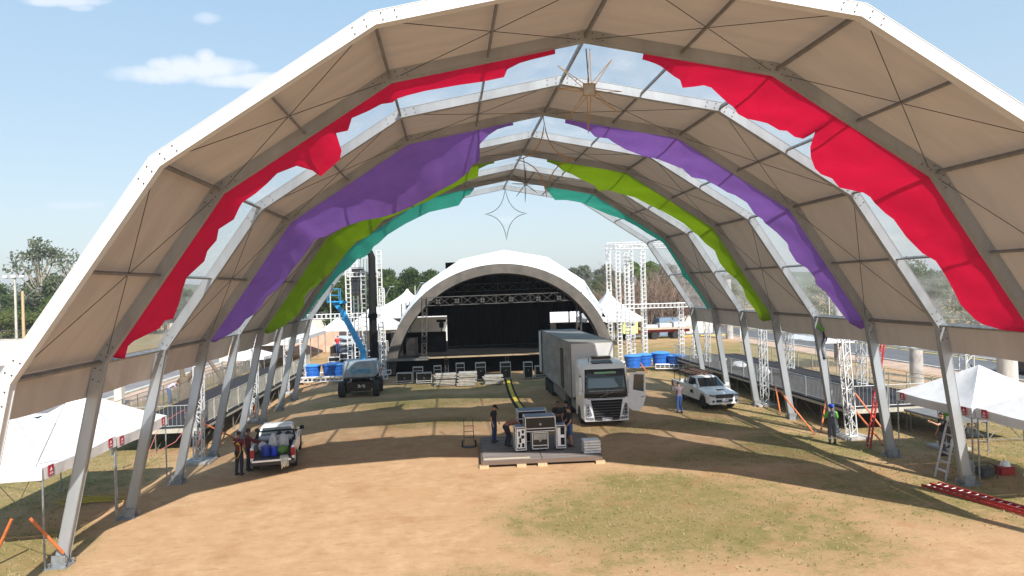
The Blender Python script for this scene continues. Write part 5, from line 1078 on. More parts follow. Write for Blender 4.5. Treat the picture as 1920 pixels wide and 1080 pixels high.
def topped_case(label, loc, w, d, h, rz=0, z0=.30, door=None, wh=True):
    t = flight_case(w, d, h, label, (loc[0], loc[1], z0), rz, wh, 'flight cases on the wooden platform'); zt = (.12 if wh else 0)+h; b = MB(); b.bbox((-w/2+.02, -d/2+.02, zt-.01), (w/2-.02, d/2-.02, zt+.022)); b.build('lid', MT['bluetop'], t); return t
c1 = topped_case('tall narrow case showing white handles, left of the big black case', (-.62, 29.9), .46, .6, 1.0, .05)
b = MB(); b.bbox((-.19, -.325, .2), (.19, -.305, 1.06)); fc = b.build('face_plate', MT['white'], c1)
for x, z, w, h in ((-.08, .84, .07, .22), (.09, .93, .10, .14), (.08, .70, .13, .14), (.09, .33, .11, .18), (-.09, .32, .09, .14), (-.04, .55, .09, .22)): b = MB(); b.bbox((x-w/2, -.335, z-h/2), (x+w/2, -.326, z+h/2)); b.build('handle_recess', MT['black'], fc)
c2 = topped_case('tall narrow case beside the men, right of the big black case', (1.22, 29.9), .40, .55, 1.0, -.04); b = MB(); b.bbox((-.16, -.30, .2), (.16, -.28, 1.04)); fc = b.build('face_plate', MT['white'], c2)
for z in (.42, .88): b = MB(); b.bbox((-.02, -.31, z-.16), (.15, -.301, z+.16)); b.build('handle_recess', MT['black'], fc)
c3 = topped_case('open metal trolley case under the big black case', (.27, 30.0), .70, .62, .72); b = MB(); b.bbox((-.30, -.33, .52), (.30, -.315, .80)); b.build('pale_drawer', MT['panel'], c3)
big = topped_case('big black case lying on top of the trolley with a dusty blue lid', (.30, 30.15), 1.35, .9, .62, 0, 1.20, wh=False); big2 = topped_case('rear black case with a blue top that a man leans over', (.12, 31.6), 1.35, .8, 1.42)
for i in range(5): b = MB(); z = .31+.115*i; b.bbox((-.37, -.3, z), (.37, .3, z+.09)); o = one('metal_tray', ['bottom', 'second lowest', 'middle', 'second highest', 'topmost'][i]+' silver tray of the stack on the platform corner', 'metal tray', 'silver trays stacked on the platform', b, MT['truss'], bevel=.012); o.location = (2.45+.02*(i % 2), 29.1, 0)
# hand truck
ht = tag(empty('hand_truck', (-2.85, 32.5, 0)), 'black two wheeled hand truck standing at the left of the platform', 'hand truck'); b = MB()
for s in (-1, 1): b.tube([(s*.24, 0, .2), (s*.22, .25, 1.25), (s*.22, .40, 1.32)], .02, 6)
for z in (.45, .72, .98): b.tube([(-.24, (z-.2)*.24, z), (.24, (z-.2)*.24, z)], .015, 5)
b.build('frame', MT['greyplastic'], ht); b = MB(); b.bbox((-.28, -.28, .03), (.28, .02, .06)); b.build('toe_plate', MT['greyplastic'], ht)
for s in (-1, 1): b = MB(); b.lathe([(.08, -.04), (.16, -.04), (.16, .04), (.08, .04)], (s*.32, .05, .16), 14, 'X'); b.build('wheel', MT['rubber'], ht)
# cable ramp: yellow and black segments running from the stage to the platform
cp = [(1.1, 55.5), (.95, 53), (.8, 50), (.7, 47), (.68, 44), (.75, 41), (.88, 38), (1.0, 35.2)]
cr_ = tag(empty('cable_ramp', (0, 0, 0)), 'yellow and black cable protector running from the stage to the platform', 'cable ramp'); P_ = []
for i in range(len(cp)-1):
    for k in range(3): w = k/3; P_.append(Vector((cp[i][0]+(cp[i+1][0]-cp[i][0])*w, cp[i][1]+(cp[i+1][1]-cp[i][1])*w, 0)))
P_.append(Vector((*cp[-1], 0)))
for a, c in zip(P_[:-1], P_[1:]):
    d = (c-a)*.97; n = Vector((-d.y, d.x, 0)).normalized(); s_ = MB()
    s_.loft([[e+n*.30, e+n*.11+Vector((0, 0, .07)), e-n*.11+Vector((0, 0, .07)), e-n*.30] for e in (a, a+d)]); o = s_.build('ramp_segment', MT['black'], cr_)
    s_ = MB(); s_.loft([[e+n*.13+Vector((0, 0, .072)), e+n*.13+Vector((0, 0, .085)), e-n*.13+Vector((0, 0, .085)), e-n*.13+Vector((0, 0, .072))] for e in (a, a+d)]); s_.build('yellow_lid', MT['yellow'], o)
# ladders
def ladder(name, label, p, q, w, m, mr, n, side, group=None):
    t = tag(empty(name, (0, 0, 0)), label, 'ladder', group); p, q, s = Vector(p), Vector(q), Vector(side).normalized()*w/2
    for sg in (-1, 1): b = MB(); b.bar(p+s*sg, q+s*sg, .04, .09); b.build('stile', MT[m], t)
    for k in range(n): e = p+(q-p)*(k+.5)/n; b = MB(); b.tube([e-s, e+s], .018, 5); b.build('rung', MT[mr], t)
    return t
lt_ = ladder('ladder', 'long red extension ladder lying on the grass at the lower right', (13.45, 22.75, .08), (14.6, 18.6, .08), .42, 'redpaint', 'truss', 18, (1, .28, 0), 'red ladders')
s2 = ladder('ladder', 'upper section lying on the long red extension ladder', (13.6, 22.5, .17), (14.6, 18.6, .17), .36, 'redpaint', 'truss', 15, (1, .28, 0), 'red ladders')
ladder('ladder', 'tall red ladder leaning against the second right tent leg', (15.0, 28.4, 0), (16.3, 29.0, 5.0), .42, 'redpaint', 'truss', 15, (.3, 1, 0), 'red ladders')
sl_ = tag(empty('stepladder', (15.15, 23.5, 0)), 'pale stepladder behind the nearest right tent leg', 'stepladder')
for s in (-1, 1): b = MB(); b.bar((-.55, s*.28, 0), (.0, s*.2, 2.3), .03, .07); b.build('stile', MT['truss2'], sl_); b = MB(); b.bar((.55, s*.28, 0), (.0, s*.2, 2.3), .03, .05); b.build('rear_leg', MT['truss2'], sl_)
for k in range(6): z = .3+.33*k; b = MB(); b.bbox((-.58+z*.24, -.25, z), (-.44+z*.24, .25, z+.03)); b.build('step', MT['truss2'], sl_)
# ------------------------------------------------------------ guy wires with orange tubes
def stay(label, p, q, f0=.0, f1=.35, wire=True):
    t = tag(empty('orange_stay', (0, 0, 0)), label, 'stay', 'orange stays of the tent legs'); p, q = Vector(p), Vector(q)
    b = MB(); b.tube([p+(q-p)*f0, p+(q-p)*f1], .042, 8); b.build('orange_tube', MT['orange'], t)
    if wire: b = MB(); b.tube([p, q], .010, 4); b.build('wire', MT['cable'], t)
    b = MB(); b.tube([p, p-Vector((0, 0, .0))+Vector((0, 0, .25))], .02, 5); b.build('peg', MT['steel'], t)
stay('orange stay rising from the ground at the lower left corner', (-17.05, 20.6, 0), (-13.9, 19.9, 6.0), .0, .24)
stay('short orange stay bolted to the foot of the nearest left tent leg', (-14.75, 20.35, .25), (-16.2, 18.4, 4.0), .05, .38)
for i, (x, y, X2, Y2) in enumerate(((-15.7, 32.4, -16.3, 36), (-15.4, 35.0, -15.9, 38), (-14.9, 36.6, -16.3, 34.4), (-15.7, 42.0, -16.2, 45), (-16.0, 50, -16.5, 52), (14.1, 31.2, 13.2, 33.6), (14.6, 31.6, 16.0, 33.4), (14.9, 36.2, 15.8, 38.6), (15.9, 28.6, 16.0, 32), (16.4, 28.6, 15.5, 30.6), (16.9, 47, 16.0, 50), (-9.6, 55.6, -9.3, 57), (-9.2, 56.4, -10.0, 58.2), (13.2, 56, 12.6, 58))):
    stay(['orange stay leaning on the left truss post by the front railing', 'steep orange stay beside the fourth left tent leg', 'crossing orange stay between left tent legs below the railing', 'orange stay next to the truss post behind the white pickup', 'small orange stay far down the left side', 'long orange stay left of the worker in the blue helmet', 'short orange stay just right of the blue helmet worker', 'orange stay right of the fifth right tent leg', 'steep orange stay in front of the right walkway end', 'orange stay crossing the tall red ladder', 'orange stay beyond the white pickup on the right', 'orange stay right of the black mast', 'orange stay leaning by the foot of the black mast', 'orange stay by the blue tanks on the right'][i],
         (x, y, 0), (X2, Y2, (1.9, 2.6, 1.6, 1.8, 1.6, 2.3, 1.4, 1.6, 1.8, 2.5, 1.4, 1.6, 1.8, 1.5)[i]), .0, .85, i in (5, 9))
b = MB(); b.tube([(-60, 42, 8.0), (-36, 30, 10.0), (-13.9, 15.3, 11.0)], .02, 4); one('overhead_wire', 'thin pale wire rising from the left edge to the front tent rib', 'wire', None, b, MT['truss'])
# hanging ornaments
MT['gold'] = mat('golden_cane', (.42, .23, .04), .5, var=.3, vscale=9)
def sunstar(label, loc, R_, r, m, rz=0, hang=.9):
    t = tag(empty('sun_ornament', loc, rz), label, 'ornament', 'sun ornaments hanging under the roof'); b = MB(); b.box((0, 0, 0), (r*2, .06, r*2)); b.build('centre_panel', MT['panel'], t)
    b = MB(); b.tube([(-r, -.04, -r), (r, -.04, -r), (r, -.04, r), (-r, -.04, r)], .02, 5, closed=True); b.build('frame', MT[m], t)
    for k in range(8):
        a = pi/2+2*pi*k/8+(.12 if k % 2 else -.05); L = R_*(1, .95, .8, .9, 1.05, .9, .8, .95)[k]; tip = Vector((cos(a)*L, 0, sin(a)*L)); b = MB(); n = Vector((-sin(a), 0, cos(a)))*r*.33
        c0 = Vector((cos(a), 0, sin(a)))*r*1.15; b.tube([c0+n, tip], .012, 5); b.tube([c0-n, tip], .012, 5); b.build('ray', MT[m], t)
    b = MB(); b.tube([(0, 0, r), (-.06, 0, R_*1.0+hang)], .02, 4); b.build('rope', MT['cable'], t)
sunstar('large golden sun shaped ornament hanging from the second rib', (.95, 20.6, 13.8), 1.3, .19, 'gold', 0, .0); sunstar('dark sun shaped ornament hanging deeper in the tent', (.75, 36.4, 13.35), .95, .08, 'cable', 0, .5)
b = MB(); R_, r = 1.55, .55
def st4(R_, s=1): 
    out = []
    for k in range(4):
        a = pi/2+k*pi/2; p0 = Vector((cos(a), 0, sin(a)))*R_*(1.25 if k in (0, 2) else 1); p1 = Vector((cos(a+pi/2), 0, sin(a+pi/2)))*R_*(1.25 if k in (1, 3) else 1); c_ = (Vector((cos(a+pi/4), 0, sin(a+pi/4))))*R_*.12
        for j in range(8): u = j/8; out.append(p0*(1-u)**2+c_*2*u*(1-u)+p1*u*u)
    return out
t = tag(empty('star_ornament', (.5, 46.3, 12.85)), 'thin wire four pointed star hanging against the sky at the far tent end', 'ornament'); b.tube(st4(1.5), .02, 4, closed=True); b.build('wire_star', MT['cable'], t); b = MB(); b.tube([(0, 0, 1.8), (0, 0, 2.1)], .015, 4); b.build('rope', MT['cable'], t)
t = tag(empty('star_ornament', (.65, 28.2, 13.1)), 'curved four pointed wire star hanging from the fourth rib', 'ornament'); b = MB(); b.tube(st4(1.3), .022, 4, closed=True); b.build('wire_star', MT['gold'], t); b = MB(); b.tube([(0, 0, 1.5), (-.05, 0, 1.95)], .015, 4); b.build('rope', MT['cable'], t)
# loose things on the ground
MT['yellowcable'] = mat('yellow_cable', (.40, .33, .05), .6)
q = rng(8); b = MB()
for k in range(13): x0 = q.uniform(-18.6, -17.9); y0 = q.uniform(26.2, 27.2); b.tube([(x0, y0, .05+.01*k % .12), (x0+q.uniform(.6, 1), y0+q.uniform(-.15, .2), .1), (x0+q.uniform(1.6, 2.3), y0+q.uniform(-.3, .5), .04)], .018, 4)
one('rod_bundle', 'loose bundle of thin yellow rods on the shaded ground behind the left leg', 'rods', None, b, MT['yellowcable'])
b = MB(); b.tube([(-18.9, 31.2, .02), (-17.6, 31.5, .06), (-17.2, 32.6, 1.8), (-16.6, 33.8, 2.2), (-16.1, 33.2, 1.7), (-16.4, 32.2, 1.0), (-17.2, 31.4, .6), (-18.2, 31.0, .2)], .016, 5); one('cable_coil', 'pinkish curled cable draped near the end of the left walkway', 'cable', None, b, mat('pink_cable', (.4, .12, .12), .5))
co = tag(empty('cool_box', (17.3, 23.6, 0)), 'red cool box on the ground under the right gazebo', 'cool box'); b = MB(); b.bbox((-.3, -.2, 0), (.3, .2, .28)); b.build('body', MT['redpaint'], co, bevel=.03); b = MB(); b.bbox((-.31, -.21, .28), (.31, .21, .33)); b.build('lid', MT['redpaint'], co, bevel=.02)
b = MB(); b.lathe([(.19, 0), (.17, .02), (.16, .1), (.1, .18), (.0, .2)], n=14); one('helmet', 'white safety helmet resting on the red cool box', 'helmet', None, b, MT['white'], smooth='all').location = (17.3, 23.55, .335)
b = MB(); b.lathe([(.2, 0), (.18, .03), (.15, .1), (.0, .16)], n=14); one('white_bowl', 'small white object lying on the ground right of the cool box', 'bowl', None, b, MT['white'], smooth='all').location = (17.95, 23.2, 0)
gn = tag(empty('generator', (16.25, 23.3, 0)), 'small dark generator on the ground left of the cool box', 'generator'); b = MB(); b.bbox((-.26, -.2, .08), (.26, .2, .42)); b.build('housing', MT['greyplastic'], gn, bevel=.04); b = MB(); b.tube([(-.3, -.22, .02), (-.3, -.22, .5), (.3, -.22, .5), (.3, -.22, .02)], .02, 5); b.tube([(-.3, .22, .02), (-.3, .22, .5), (.3, .22, .5), (.3, .22, .02)], .02, 5); b.tube([(-.3, -.22, .5), (-.3, .22, .5)], .02, 5); b.tube([(.3, -.22, .5), (.3, .22, .5)], .02, 5); b.build('tube_frame', MT['cable'], gn)
b = MB(); b.lathe([(.12, 0), (.12, .4), (.04, .48), (.04, .52)], n=12); one('water_jug', 'bluish water jug standing behind the small generator', 'jug', None, b, mat('bluish_plastic', (.25, .35, .5), .3), smooth='all').location = (16.1, 23.8, 0)
b = MB(); b.bbox((-1.3, -.03, .0), (1.3, .03, .05)); o = one('timber', 'pale timber length lying by the far left tent legs', 'timber', None, b, MT['wood']); o.location = (-15.2, 47.5, 0); o.rotation_euler[2] = .9
# tree stump with bare limbs at the left
ts = tag(empty('pollarded_tree', (-22.6, 49.5, 0)), 'pollarded tree trunk with a bare forked limb by the left path', 'tree'); b = MB(); b.tube([(0, 0, 0), (.1, 0, 1.4), (.0, 0, 2.0)], [.45, .4, .36], 9); b.build('trunk', MT['bark'], ts); b = MB(); b.tube([(0, 0, 1.8), (-.15, 0, 3.0), (-.1, 0, 3.8)], [.2, .12, .05], 7); b.tube([(.1, 0, 1.7), (.9, 0, 2.6), (1.7, 0, 3.2), (2.1, 0, 4.1)], [.22, .16, .10, .04], 7); b.tube([(.9, 0, 2.6), (1.2, .1, 3.6)], [.08, .03], 5); b.build('limb', MT['bark'], ts)
ts = tag(empty('pollarded_tree', (-20.9, 52, 0)), 'leafless cut tree leaning beside the outer left railing', 'tree'); b = MB(); b.tube([(0, 0, 0), (.1, 0, 1.6)], [.3, .24], 8); b.build('trunk', MT['bark'], ts); b = MB(); b.tube([(.1, 0, 1.5), (-1.1, 0, 3.4), (-2.2, 0, 4.3)], [.16, .1, .03], 6); b.build('limb', MT['bark'], ts)
pb = tag(empty('gate_post', (-27.2, 50, 0)), 'short white gate post with a cap beside the dusty path', 'post'); b = MB(); b.bbox((-.25, -.25, 0), (.25, .25, 2.6)); b.build('shaft', MT['wallwhite'], pb); b = MB(); b.bbox((-.35, -.35, 2.6), (.35, .35, 2.75)); b.build('cap', MT['wallwhite'], pb)
b = MB(); b.lathe([(.5, 0), (.0, .85)], n=4); o = one('black_cone', 'small black pointed cover standing on the rail beside the right gazebo', 'cover', None, b, MT['black']); o.location = (21.9, 30.6, 2.4)
q = rng(9)
for i in range(9): b = MB(); blob(b, (0, 0, .25), (q.uniform(.3, .6), q.uniform(.3, .5), q.uniform(.2, .35)), i+20); o = one('cloth_bundle', 'crumpled pale sheet in the heap on the near right walkway beyond the white pickup', 'bundle', 'crumpled sheets on the right walkway', b, MT['tarp' if i % 2 else 'deckdark'], smooth='all'); o.location = (16.6+q.uniform(0, 2.6), 46+q.uniform(-3, 6), 1.2)
# ------------------------------------------------------------ people
MT['jeans'] = mat('blue_denim', (.03, .055, .14), .85, var=.25, vscale=9); MT['blackshirt'] = mat('black_cotton', (.012, .012, .014), .85); MT['navy'] = mat('dark_navy_cloth', (.018, .018, .035), .85); MT['maroon'] = mat('maroon_shirt', (.12, .012, .025), .85, var=.3, vscale=8); MT['tan'] = mat('rust_brown_cloth', (.26, .12, .07), .85, var=.2); MT['lilac'] = mat('lilac_shirt', (.5, .42, .58), .85); MT['mauve'] = mat('grey_mauve_shirt', (.24, .19, .22), .85, var=.3, vscale=12); MT['limeshirt'] = mat('lime_sleeves', (.12, .42, .04), .8); MT['workblue'] = mat('grey_work_overall', (.10, .10, .125), .85, var=.25, vscale=7); MT['helmet'] = mat('blue_helmet', (.01, .07, .55), .35); MT['hivis'] = mat('reflective_band', (.6, .62, .6), .4); MT['redshirt'] = mat('red_shirt', (.42, .02, .04), .8); MT['shoe'] = mat('dark_shoe', (.03, .025, .022), .7); MT['yellowlog'] = mat('yellow_print', (.7, .45, .05), .7); MT['blueshort'] = mat('blue_shorts', (.045, .10, .28), .8); MT['bluetank'] = mat('blue_jeans_bright', (.04, .09, .25), .8)
def cap(b, p, q, r0, r1, n=10, fl=1.0, up=None):
    p, q = Vector(p), Vector(q); d = q-p; L = max(d.length, 1e-5); d = d/L; u = Vector(up or (0, -1, 0))
    if abs(d.dot(u)) > .9: u = Vector((0, 0, 1))
    x = d.cross(u).normalized(); y = x.cross(d); rings = []
    for k in range(-3, 1): a = k/3*pi/2; rings.append((p+d*sin(a)*r0, max(.05, cos(a))*r0))
    for k in range(0, 4): a = k/3*pi/2; rings.append((q+d*sin(a)*r1, max(.05, cos(a))*r1))
    b.loft([[c+(x*cos(2*pi*j/n)+y*sin(2*pi*j/n)*fl)*r for j in range(n)] for c, r in rings])
def ell(b, c, r, n=12, M=None):
    rings = []
    for i in range(1, n):
        th = pi*i/n; rings.append([Vector((cos(2*pi*k/n)*sin(th)*r[0], sin(2*pi*k/n)*sin(th)*r[1], -cos(th)*r[2])) for k in range(n)])
    rings = [[Vector(c)+(M @ v if M is not None else v) for v in R_] for R_ in rings]; b.loft(rings)
BASE = dict(pel=(0, 0, .96), wai=(0, .0, 1.10), che=(0, .01, 1.32), nek=(0, .02, 1.47), hd=(0, -.02, 1.63), sl=(-.19, .01, 1.41), sr=(.19, .01, 1.41), el=(-.26, .03, 1.14), er=(.26, .03, 1.14), wl=(-.27, -.06, .90), wr=(.27, -.06, .90), hl=(-.09, 0, .93), hr=(.09, 0, .93), kl=(-.11, -.02, .51), kr=(.11, -.02, .51), al=(-.12, .03, .09), ar=(.12, .03, .09), face=(0, -1, 0))
def person(label, loc, rz, pose, shirt, legs, short=False, sleeve='short', skin='skin', hair='hair', hat=None, sleevem=None, sc=1.0, group=None, extra=None, hairlen=0):
    J = dict(BASE); J.update(pose); V = {k: Vector(v) for k, v in J.items()}; t = tag(empty('person', loc, rz), label, 'person', group); t.scale = (sc, sc, sc)
    def rem(o, vox=.011): m = o.modifiers.new('remesh', 'REMESH'); m.mode = 'VOXEL'; m.voxel_size = vox; m.use_smooth_shade = True; return o
    # one continuous body
    b = MB(); cap(b, V['pel'], V['wai'], .135, .12, fl=.75); cap(b, V['wai'], V['che'], .12, .14, fl=.75); cap(b, V['che'], V['nek'], .13, .055, fl=.8); cap(b, V['sl'], V['sr'], .06, .06); cap(b, V['nek'], V['hd'], .052, .05)
    fc = V['face'].normalized(); upv = (V['hd']-V['nek']).normalized(); sd = fc.cross(upv).normalized(); fc = upv.cross(sd).normalized(); HM = Matrix((sd, -fc, upv)).transposed(); H = V['hd']
    ell(b, H+upv*.025, (.075, .092, .105), M=HM); cap(b, H+fc*.03-upv*.07, H+fc*.055-upv*.075, .05, .035, 8); cap(b, H+fc*.085+upv*.01, H+fc*.108-upv*.02, .008, .014, 6)
    for s in (-1, 1): ell(b, H+sd*s*.078-upv*.0, (.012, .025, .033), 6, HM)
    for a, e, w in (('sl', 'el', 'wl'), ('sr', 'er', 'wr')):
        cap(b, V[a], V[e], .052, .041); cap(b, V[e], V[w], .042, .027); d = (V[w]-V[e]).normalized(); s = -1 if a == 'sl' else 1
        pv = fc if abs(d.dot(fc)) < .8 else upv; pv = (pv-d*pv.dot(d)).normalized(); lat = d.cross(pv).normalized()
        hc = V[w]+d*.07; cap(b, V[w]+d*.015, hc, .024, .034, 8, fl=.55, up=lat.cross(d))
        for k in range(4):
            o_ = pv*(.027-.018*k); f0 = hc+d*.015+o_; L = (.036, .041, .038, .030)[k]; cv = -lat*s*.012; f1 = f0+d*L+cv; cap(b, f0, f1, .0095, .009, 6); cap(b, f1, f1+(d*.7+cv.normalized()*.7)*L*.6, .009, .008, 6)
        tb = V[w]+d*.03+pv*.025; cap(b, tb, tb+pv*.028+d*.028, .012, .010, 6); cap(b, tb+pv*.028+d*.028, tb+pv*.03+d*.055, .010, .0085, 6)
    for a, k, f in (('hl', 'kl', 'al'), ('hr', 'kr', 'ar')): cap(b, V[a], V[k], .085, .056); cap(b, V[k], V[f], .055, .036); cap(b, V[f]+Vector((0, .03, -.05)), V[f]+Vector((0, -.13, -.06)), .035, .03, 8, fl=.8)
    rem(b.build('body', MT[skin], t), .010)
    # clothing
    b = MB(); cap(b, V['pel']+(V['wai']-V['pel'])*.1, V['wai'], .150, .140, fl=.82); cap(b, V['wai'], V['che'], .14, .158, fl=.8); cap(b, V['che'], V['nek']-(V['nek']-V['che'])*.25, .15, .085, fl=.8); cap(b, V['sl'], V['sr'], .070, .070)
    if sleevem is None:
        for a, e, w in (('sl', 'el', 'wl'), ('sr', 'er', 'wr')):
            k = .55 if sleeve == 'short' else 1; cap(b, V[a], V[a]+(V[e]-V[a])*k, .066, .062)
            if sleeve == 'long': cap(b, V[e], V[e]+(V[w]-V[e])*.92, .056, .042)
    rem(b.build('shirt', MT[shirt], t), .016)
    if sleevem is not None:
        for a, e, w in (('sl', 'el', 'wl'), ('sr', 'er', 'wr')): b = MB(); cap(b, V[a], V[e], .073, .062); cap(b, V[e], V[e]+(V[w]-V[e])*.92, .06, .045); rem(b.build('sleeve', MT[sleevem], t), .016)
    b = MB(); cap(b, V['pel']+(V['wai']-V['pel'])*.25, V['pel'], .142, .148, fl=.85); cap(b, V['hl'], V['hr'], .10, .10, fl=.9)
    for a, k, f in (('hl', 'kl', 'al'), ('hr', 'kr', 'ar')):
        cap(b, V[a], V[k]+(V[a]-V[k])*(.12 if short else 0), .102, .082 if short else .074)
        if not short: cap(b, V[k], V[f]+(V[k]-V[f])*.06, .073, .058)
    rem(b.build('shorts' if short else 'trousers', MT[legs], t), .016)
    for f in ('al', 'ar'): b = MB(); cap(b, V[f]+Vector((0, .035, -.045)), V[f]+Vector((0, -.15, -.055)), .045, .038, 10, fl=.9); b.build('shoe', MT['shoe'], t, smooth='all')
    b = MB(); ell(b, H+upv*.05-fc*.018, (.086, .098, .098), 12, HM)
    if hairlen: cap(b, H-fc*.05, H-fc*.07-upv*hairlen, .07, .05)
    b.build('hair', MT[hair], t, smooth='all')
    for s in (-1, 1): b = MB(); ell(b, H+fc*.083+sd*s*.032+upv*.022, (.013, .008, .008), 6, HM); b.build('eye', MT['black'], t)
    b = MB(); cap(b, H+fc*.088-upv*.045-sd*.02, H+fc*.088-upv*.045+sd*.02, .006, .006, 6); b.build('mouth', MT['maroon'], t)
    if hat == 'helmet':
        b = MB(); b.lathe([(.150, -.01), (.135, .0), (.125, .05), (.09, .11), (.03, .14), (.0, .14)], n=16)
        b.box((0, -.14, .0), (.18, .08, .012)); b.v = [tuple(H+upv*.045+HM @ Vector(v)) for v in b.v]; b.build('helmet', MT['helmet'], t, smooth=True)
    if hat == 'cap': b = MB(); b.lathe([(.098, 0), (.096, .04), (.06, .09), (.0, .1)], n=14); b.box((0, -.13, .005), (.14, .12, .012)); b.v = [tuple(H+upv*.055+HM @ Vector(v)) for v in b.v]; b.build('cap', MT['black'], t, smooth=True)
    if extra: extra(t, V)
    return t
person('standing man in a black t-shirt and blue jeans on the left of the platform', (-1.65, 31.9, .30), radians(62), dict(er=(.24, -.02, 1.14), wr=(.22, -.13, .92), hd=(0, -.05, 1.61)), 'blackshirt', 'jeans', hat='cap', sc=1.03)
bend = dict(pel=(0, .18, .88), wai=(0, .05, 1.0), che=(0, -.18, 1.04), nek=(0, -.36, 1.0), hd=(0, -.50, .93), sl=(-.18, -.30, 1.0), sr=(.18, -.30, 1.0), el=(-.22, -.36, .72), er=(.22, -.36, .72), wl=(-.2, -.45, .50), wr=(.2, -.45, .50), hl=(-.1, .16, .86), hr=(.1, .16, .86), kl=(-.14, .02, .46), kr=(.14, .02, .46), al=(-.15, .12, .09), ar=(.15, .12, .09), face=(0, -.7, -.7))
person('person in rust brown bending down behind the tall white faced case', (-1.0, 31.0, .30), radians(110), bend, 'tan', 'navy', sleeve='long', sc=1.05)
lean = dict(pel=(0, .1, .98), wai=(0, 0, 1.1), che=(0, -.18, 1.22), nek=(0, -.33, 1.3), hd=(0, -.45, 1.38), sl=(-.18, -.26, 1.28), sr=(.18, -.26, 1.28), el=(-.3, -.42, 1.08), er=(.3, -.42, 1.08), wl=(-.2, -.62, 1.12), wr=(.2, -.62, 1.12), hl=(-.09, .1, .94), hr=(.09, .1, .94), face=(0, -.8, -.5))
person('man in a black shirt leaning over the rear blue topped case', (.30, 32.55, .30), radians(-14), lean, 'blackshirt', 'navy', sc=1.0)
person('man in a black t-shirt and blue shorts with bare calves right of the cases', (1.75, 30.35, .30), radians(-80), dict(er=(.25, -.05, 1.13), wr=(.2, -.22, .92), el=(-.25, -.03, 1.13), wl=(-.2, -.25, 1.0), hd=(0, -.05, 1.61)), 'blackshirt', 'blueshort', short=True, sc=1.05)
person('man in dark clothes with folded arms standing behind the man in shorts', (1.4, 31.5, .30), radians(-20), dict(er=(.24, -.12, 1.16), wr=(.02, -.2, 1.2), el=(-.24, -.12, 1.16), wl=(-.02, -.22, 1.16)), 'blackshirt', 'navy', sc=1.08, skin='skind')
person('third dark dressed man beside the black cases, half hidden', (1.85, 31.9, .30), radians(30), dict(), 'blackshirt', 'navy', sc=1.04, hat='cap')
person('man in a grey mauve shirt and jeans walking beside the right pickup', (9.75, 38.3, 0), radians(185), dict(er=(.24, -.1, 1.16), wr=(.1, -.28, 1.12), el=(-.24, -.1, 1.16), wl=(-.1, -.28, 1.1), kl=(-.1, -.08, .5), al=(-.1, .1, .1), hd=(0, -.07, 1.60)), 'mauve', 'bluetank', sc=1.05)
def wx(t, V):
    text_mesh('back_lettering', 'M2', .17, MT['hivis'], t, Matrix.Translation((0, .165, 1.33)) @ Matrix.Rotation(pi, 4, 'Z') @ Matrix.Rotation(radians(90), 4, 'X'), .006)
    for k in ('l', 'r'):
        a = V['a'+k]+(V['k'+k]-V['a'+k])*.45; d = (V['k'+k]-V['a'+k]).normalized(); b = MB(); b.tube([a-d*.03, a+d*.03], .077, 10); b.build('reflective_band', MT['hivis'], t)
person('worker in a blue helmet and lime sleeves with M2 on the back', (13.85, 29.35, 0), radians(176), dict(el=(-.28, -.06, 1.2), wl=(-.22, -.26, 1.25), er=(.28, -.06, 1.2), wr=(.22, -.26, 1.25)), 'workblue', 'workblue', sleeve='long', hat='helmet', sleevem='limeshirt', sc=1.03, extra=wx)
climb = dict(el=(-.3, -.2, 1.62), wl=(-.25, -.38, 1.82), er=(.3, -.2, 1.62), wr=(.25, -.38, 1.82), kl=(-.16, -.3, .72), al=(-.14, -.12, .36), kr=(.13, -.12, .52), ar=(.12, .0, .09), face=(0, -.8, .5))
person('climber in dark clothes and lime sleeves high on the leaning white truss post', (14.6, 31.0, 3.75), radians(225), climb, 'blackshirt', 'workblue', sleeve='long', hat=None, sleevem='limeshirt', sc=1.0)
def mx_(t, V):
    b = MB(); 
    for k, (x, z) in enumerate(((-.1, 1.34), (-.04, 1.3), (-.13, 1.27), (.1, 1.38))): b.box((x, .16, z), (.07, .02, .035))
    b.build('yellow_print', MT['yellowlog'], t); b = MB(); b.tube([(-.15, .12, 1.2), (-.19, .16, .98), (-.1, .2, .75), (.02, .2, .72), (.05, .18, .85)], .012, 5); b.build('strap', MT['yellowlog'], t)
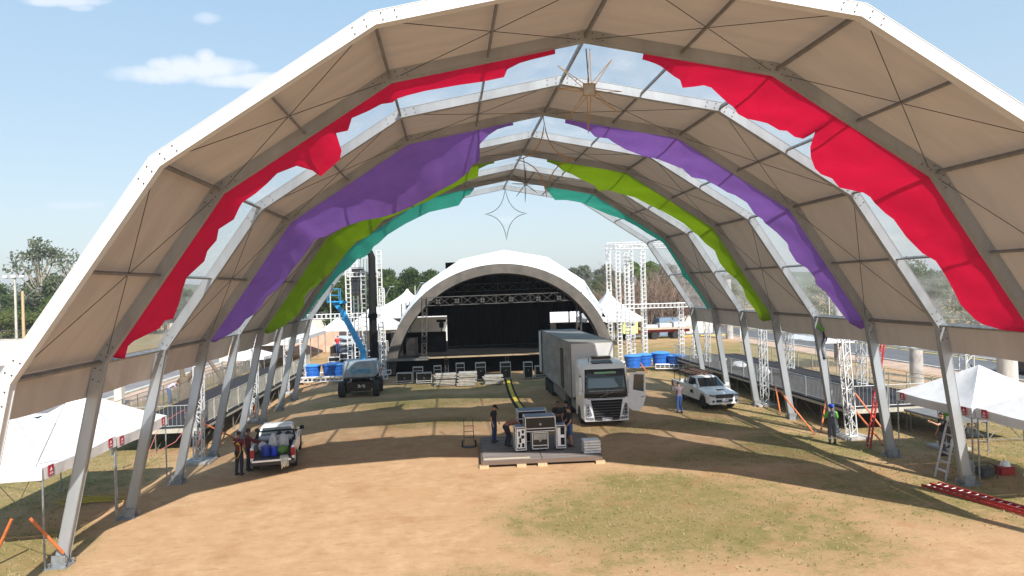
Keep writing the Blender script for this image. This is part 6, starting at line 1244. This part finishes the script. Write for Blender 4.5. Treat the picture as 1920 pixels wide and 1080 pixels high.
person('man in a maroon shirt with yellow print standing left of the open tailgate', (-12.75, 29.5, 0), radians(160), dict(er=(.27, -.12, 1.18), wr=(.2, -.32, 1.1)), 'maroon', 'navy', sleeve='short', skin='skind', sc=1.06, extra=mx_)
person('second maroon shirted man behind the first, reaching into the pickup bed', (-12.55, 30.15, 0), radians(120), dict(er=(.28, -.2, 1.22), wr=(.2, -.45, 1.15), el=(-.28, -.2, 1.22), wl=(-.2, -.45, 1.15)), 'maroon', 'navy', sleeve='long', skin='skind', sc=1.05)
person('man in a red shirt standing on the load at the back of the dump truck', (-15.15, 69.9, 1.45), radians(170), dict(hd=(0, -.1, 1.60), er=(.28, -.1, 1.2), wr=(.2, -.3, 1.1)), 'redshirt', 'jeans', sc=1.05)
person('person in a lilac shirt leaning forward by the pollarded tree at left', (-23.9, 50.4, .0), radians(100), dict(lean, wl=(-.2, -.55, .85), wr=(.2, -.55, .85)), 'lilac', 'bluetank', sc=1.12)
person('worker in lime under the right gazebo reaching up beside the stepladder', (15.75, 24.3, .9), radians(-60), dict(er=(.3, -.2, 1.5), wr=(.3, -.4, 1.7), face=(0, -.8, -.3)), 'limeshirt', 'workblue', sleeve='long', sc=1.0)
person('person in dark clothes standing on the stepladder behind the nearest right leg', (15.05, 23.9, .75), radians(-100), dict(er=(.25, -.3, 1.3), wr=(.2, -.5, 1.4)), 'blackshirt', 'workblue', skin='skin', sc=.95)

# ------------------------------------------------------------ air
hz_ = bpy.data.materials.new('thin_haze'); hz_.use_nodes = True; t_ = hz_.node_tree; t_.nodes.clear(); o_ = t_.nodes.new('ShaderNodeOutputMaterial'); v_ = t_.nodes.new('ShaderNodeVolumePrincipled')
v_.inputs['Color'].default_value = (.96, .97, 1.0, 1); v_.inputs['Density'].default_value = .00045; v_.inputs['Anisotropy'].default_value = .3; t_.links.new(v_.outputs[0], o_.inputs['Volume'])
b = MB(); b.bbox((-1510, -310, -1), (1510, 2510, 46)); hb = b.build('haze', hz_); tag(hb, kind='stuff'); hb['label'] = 'thin pale haze in the air over the whole field'; hb['category'] = 'haze'
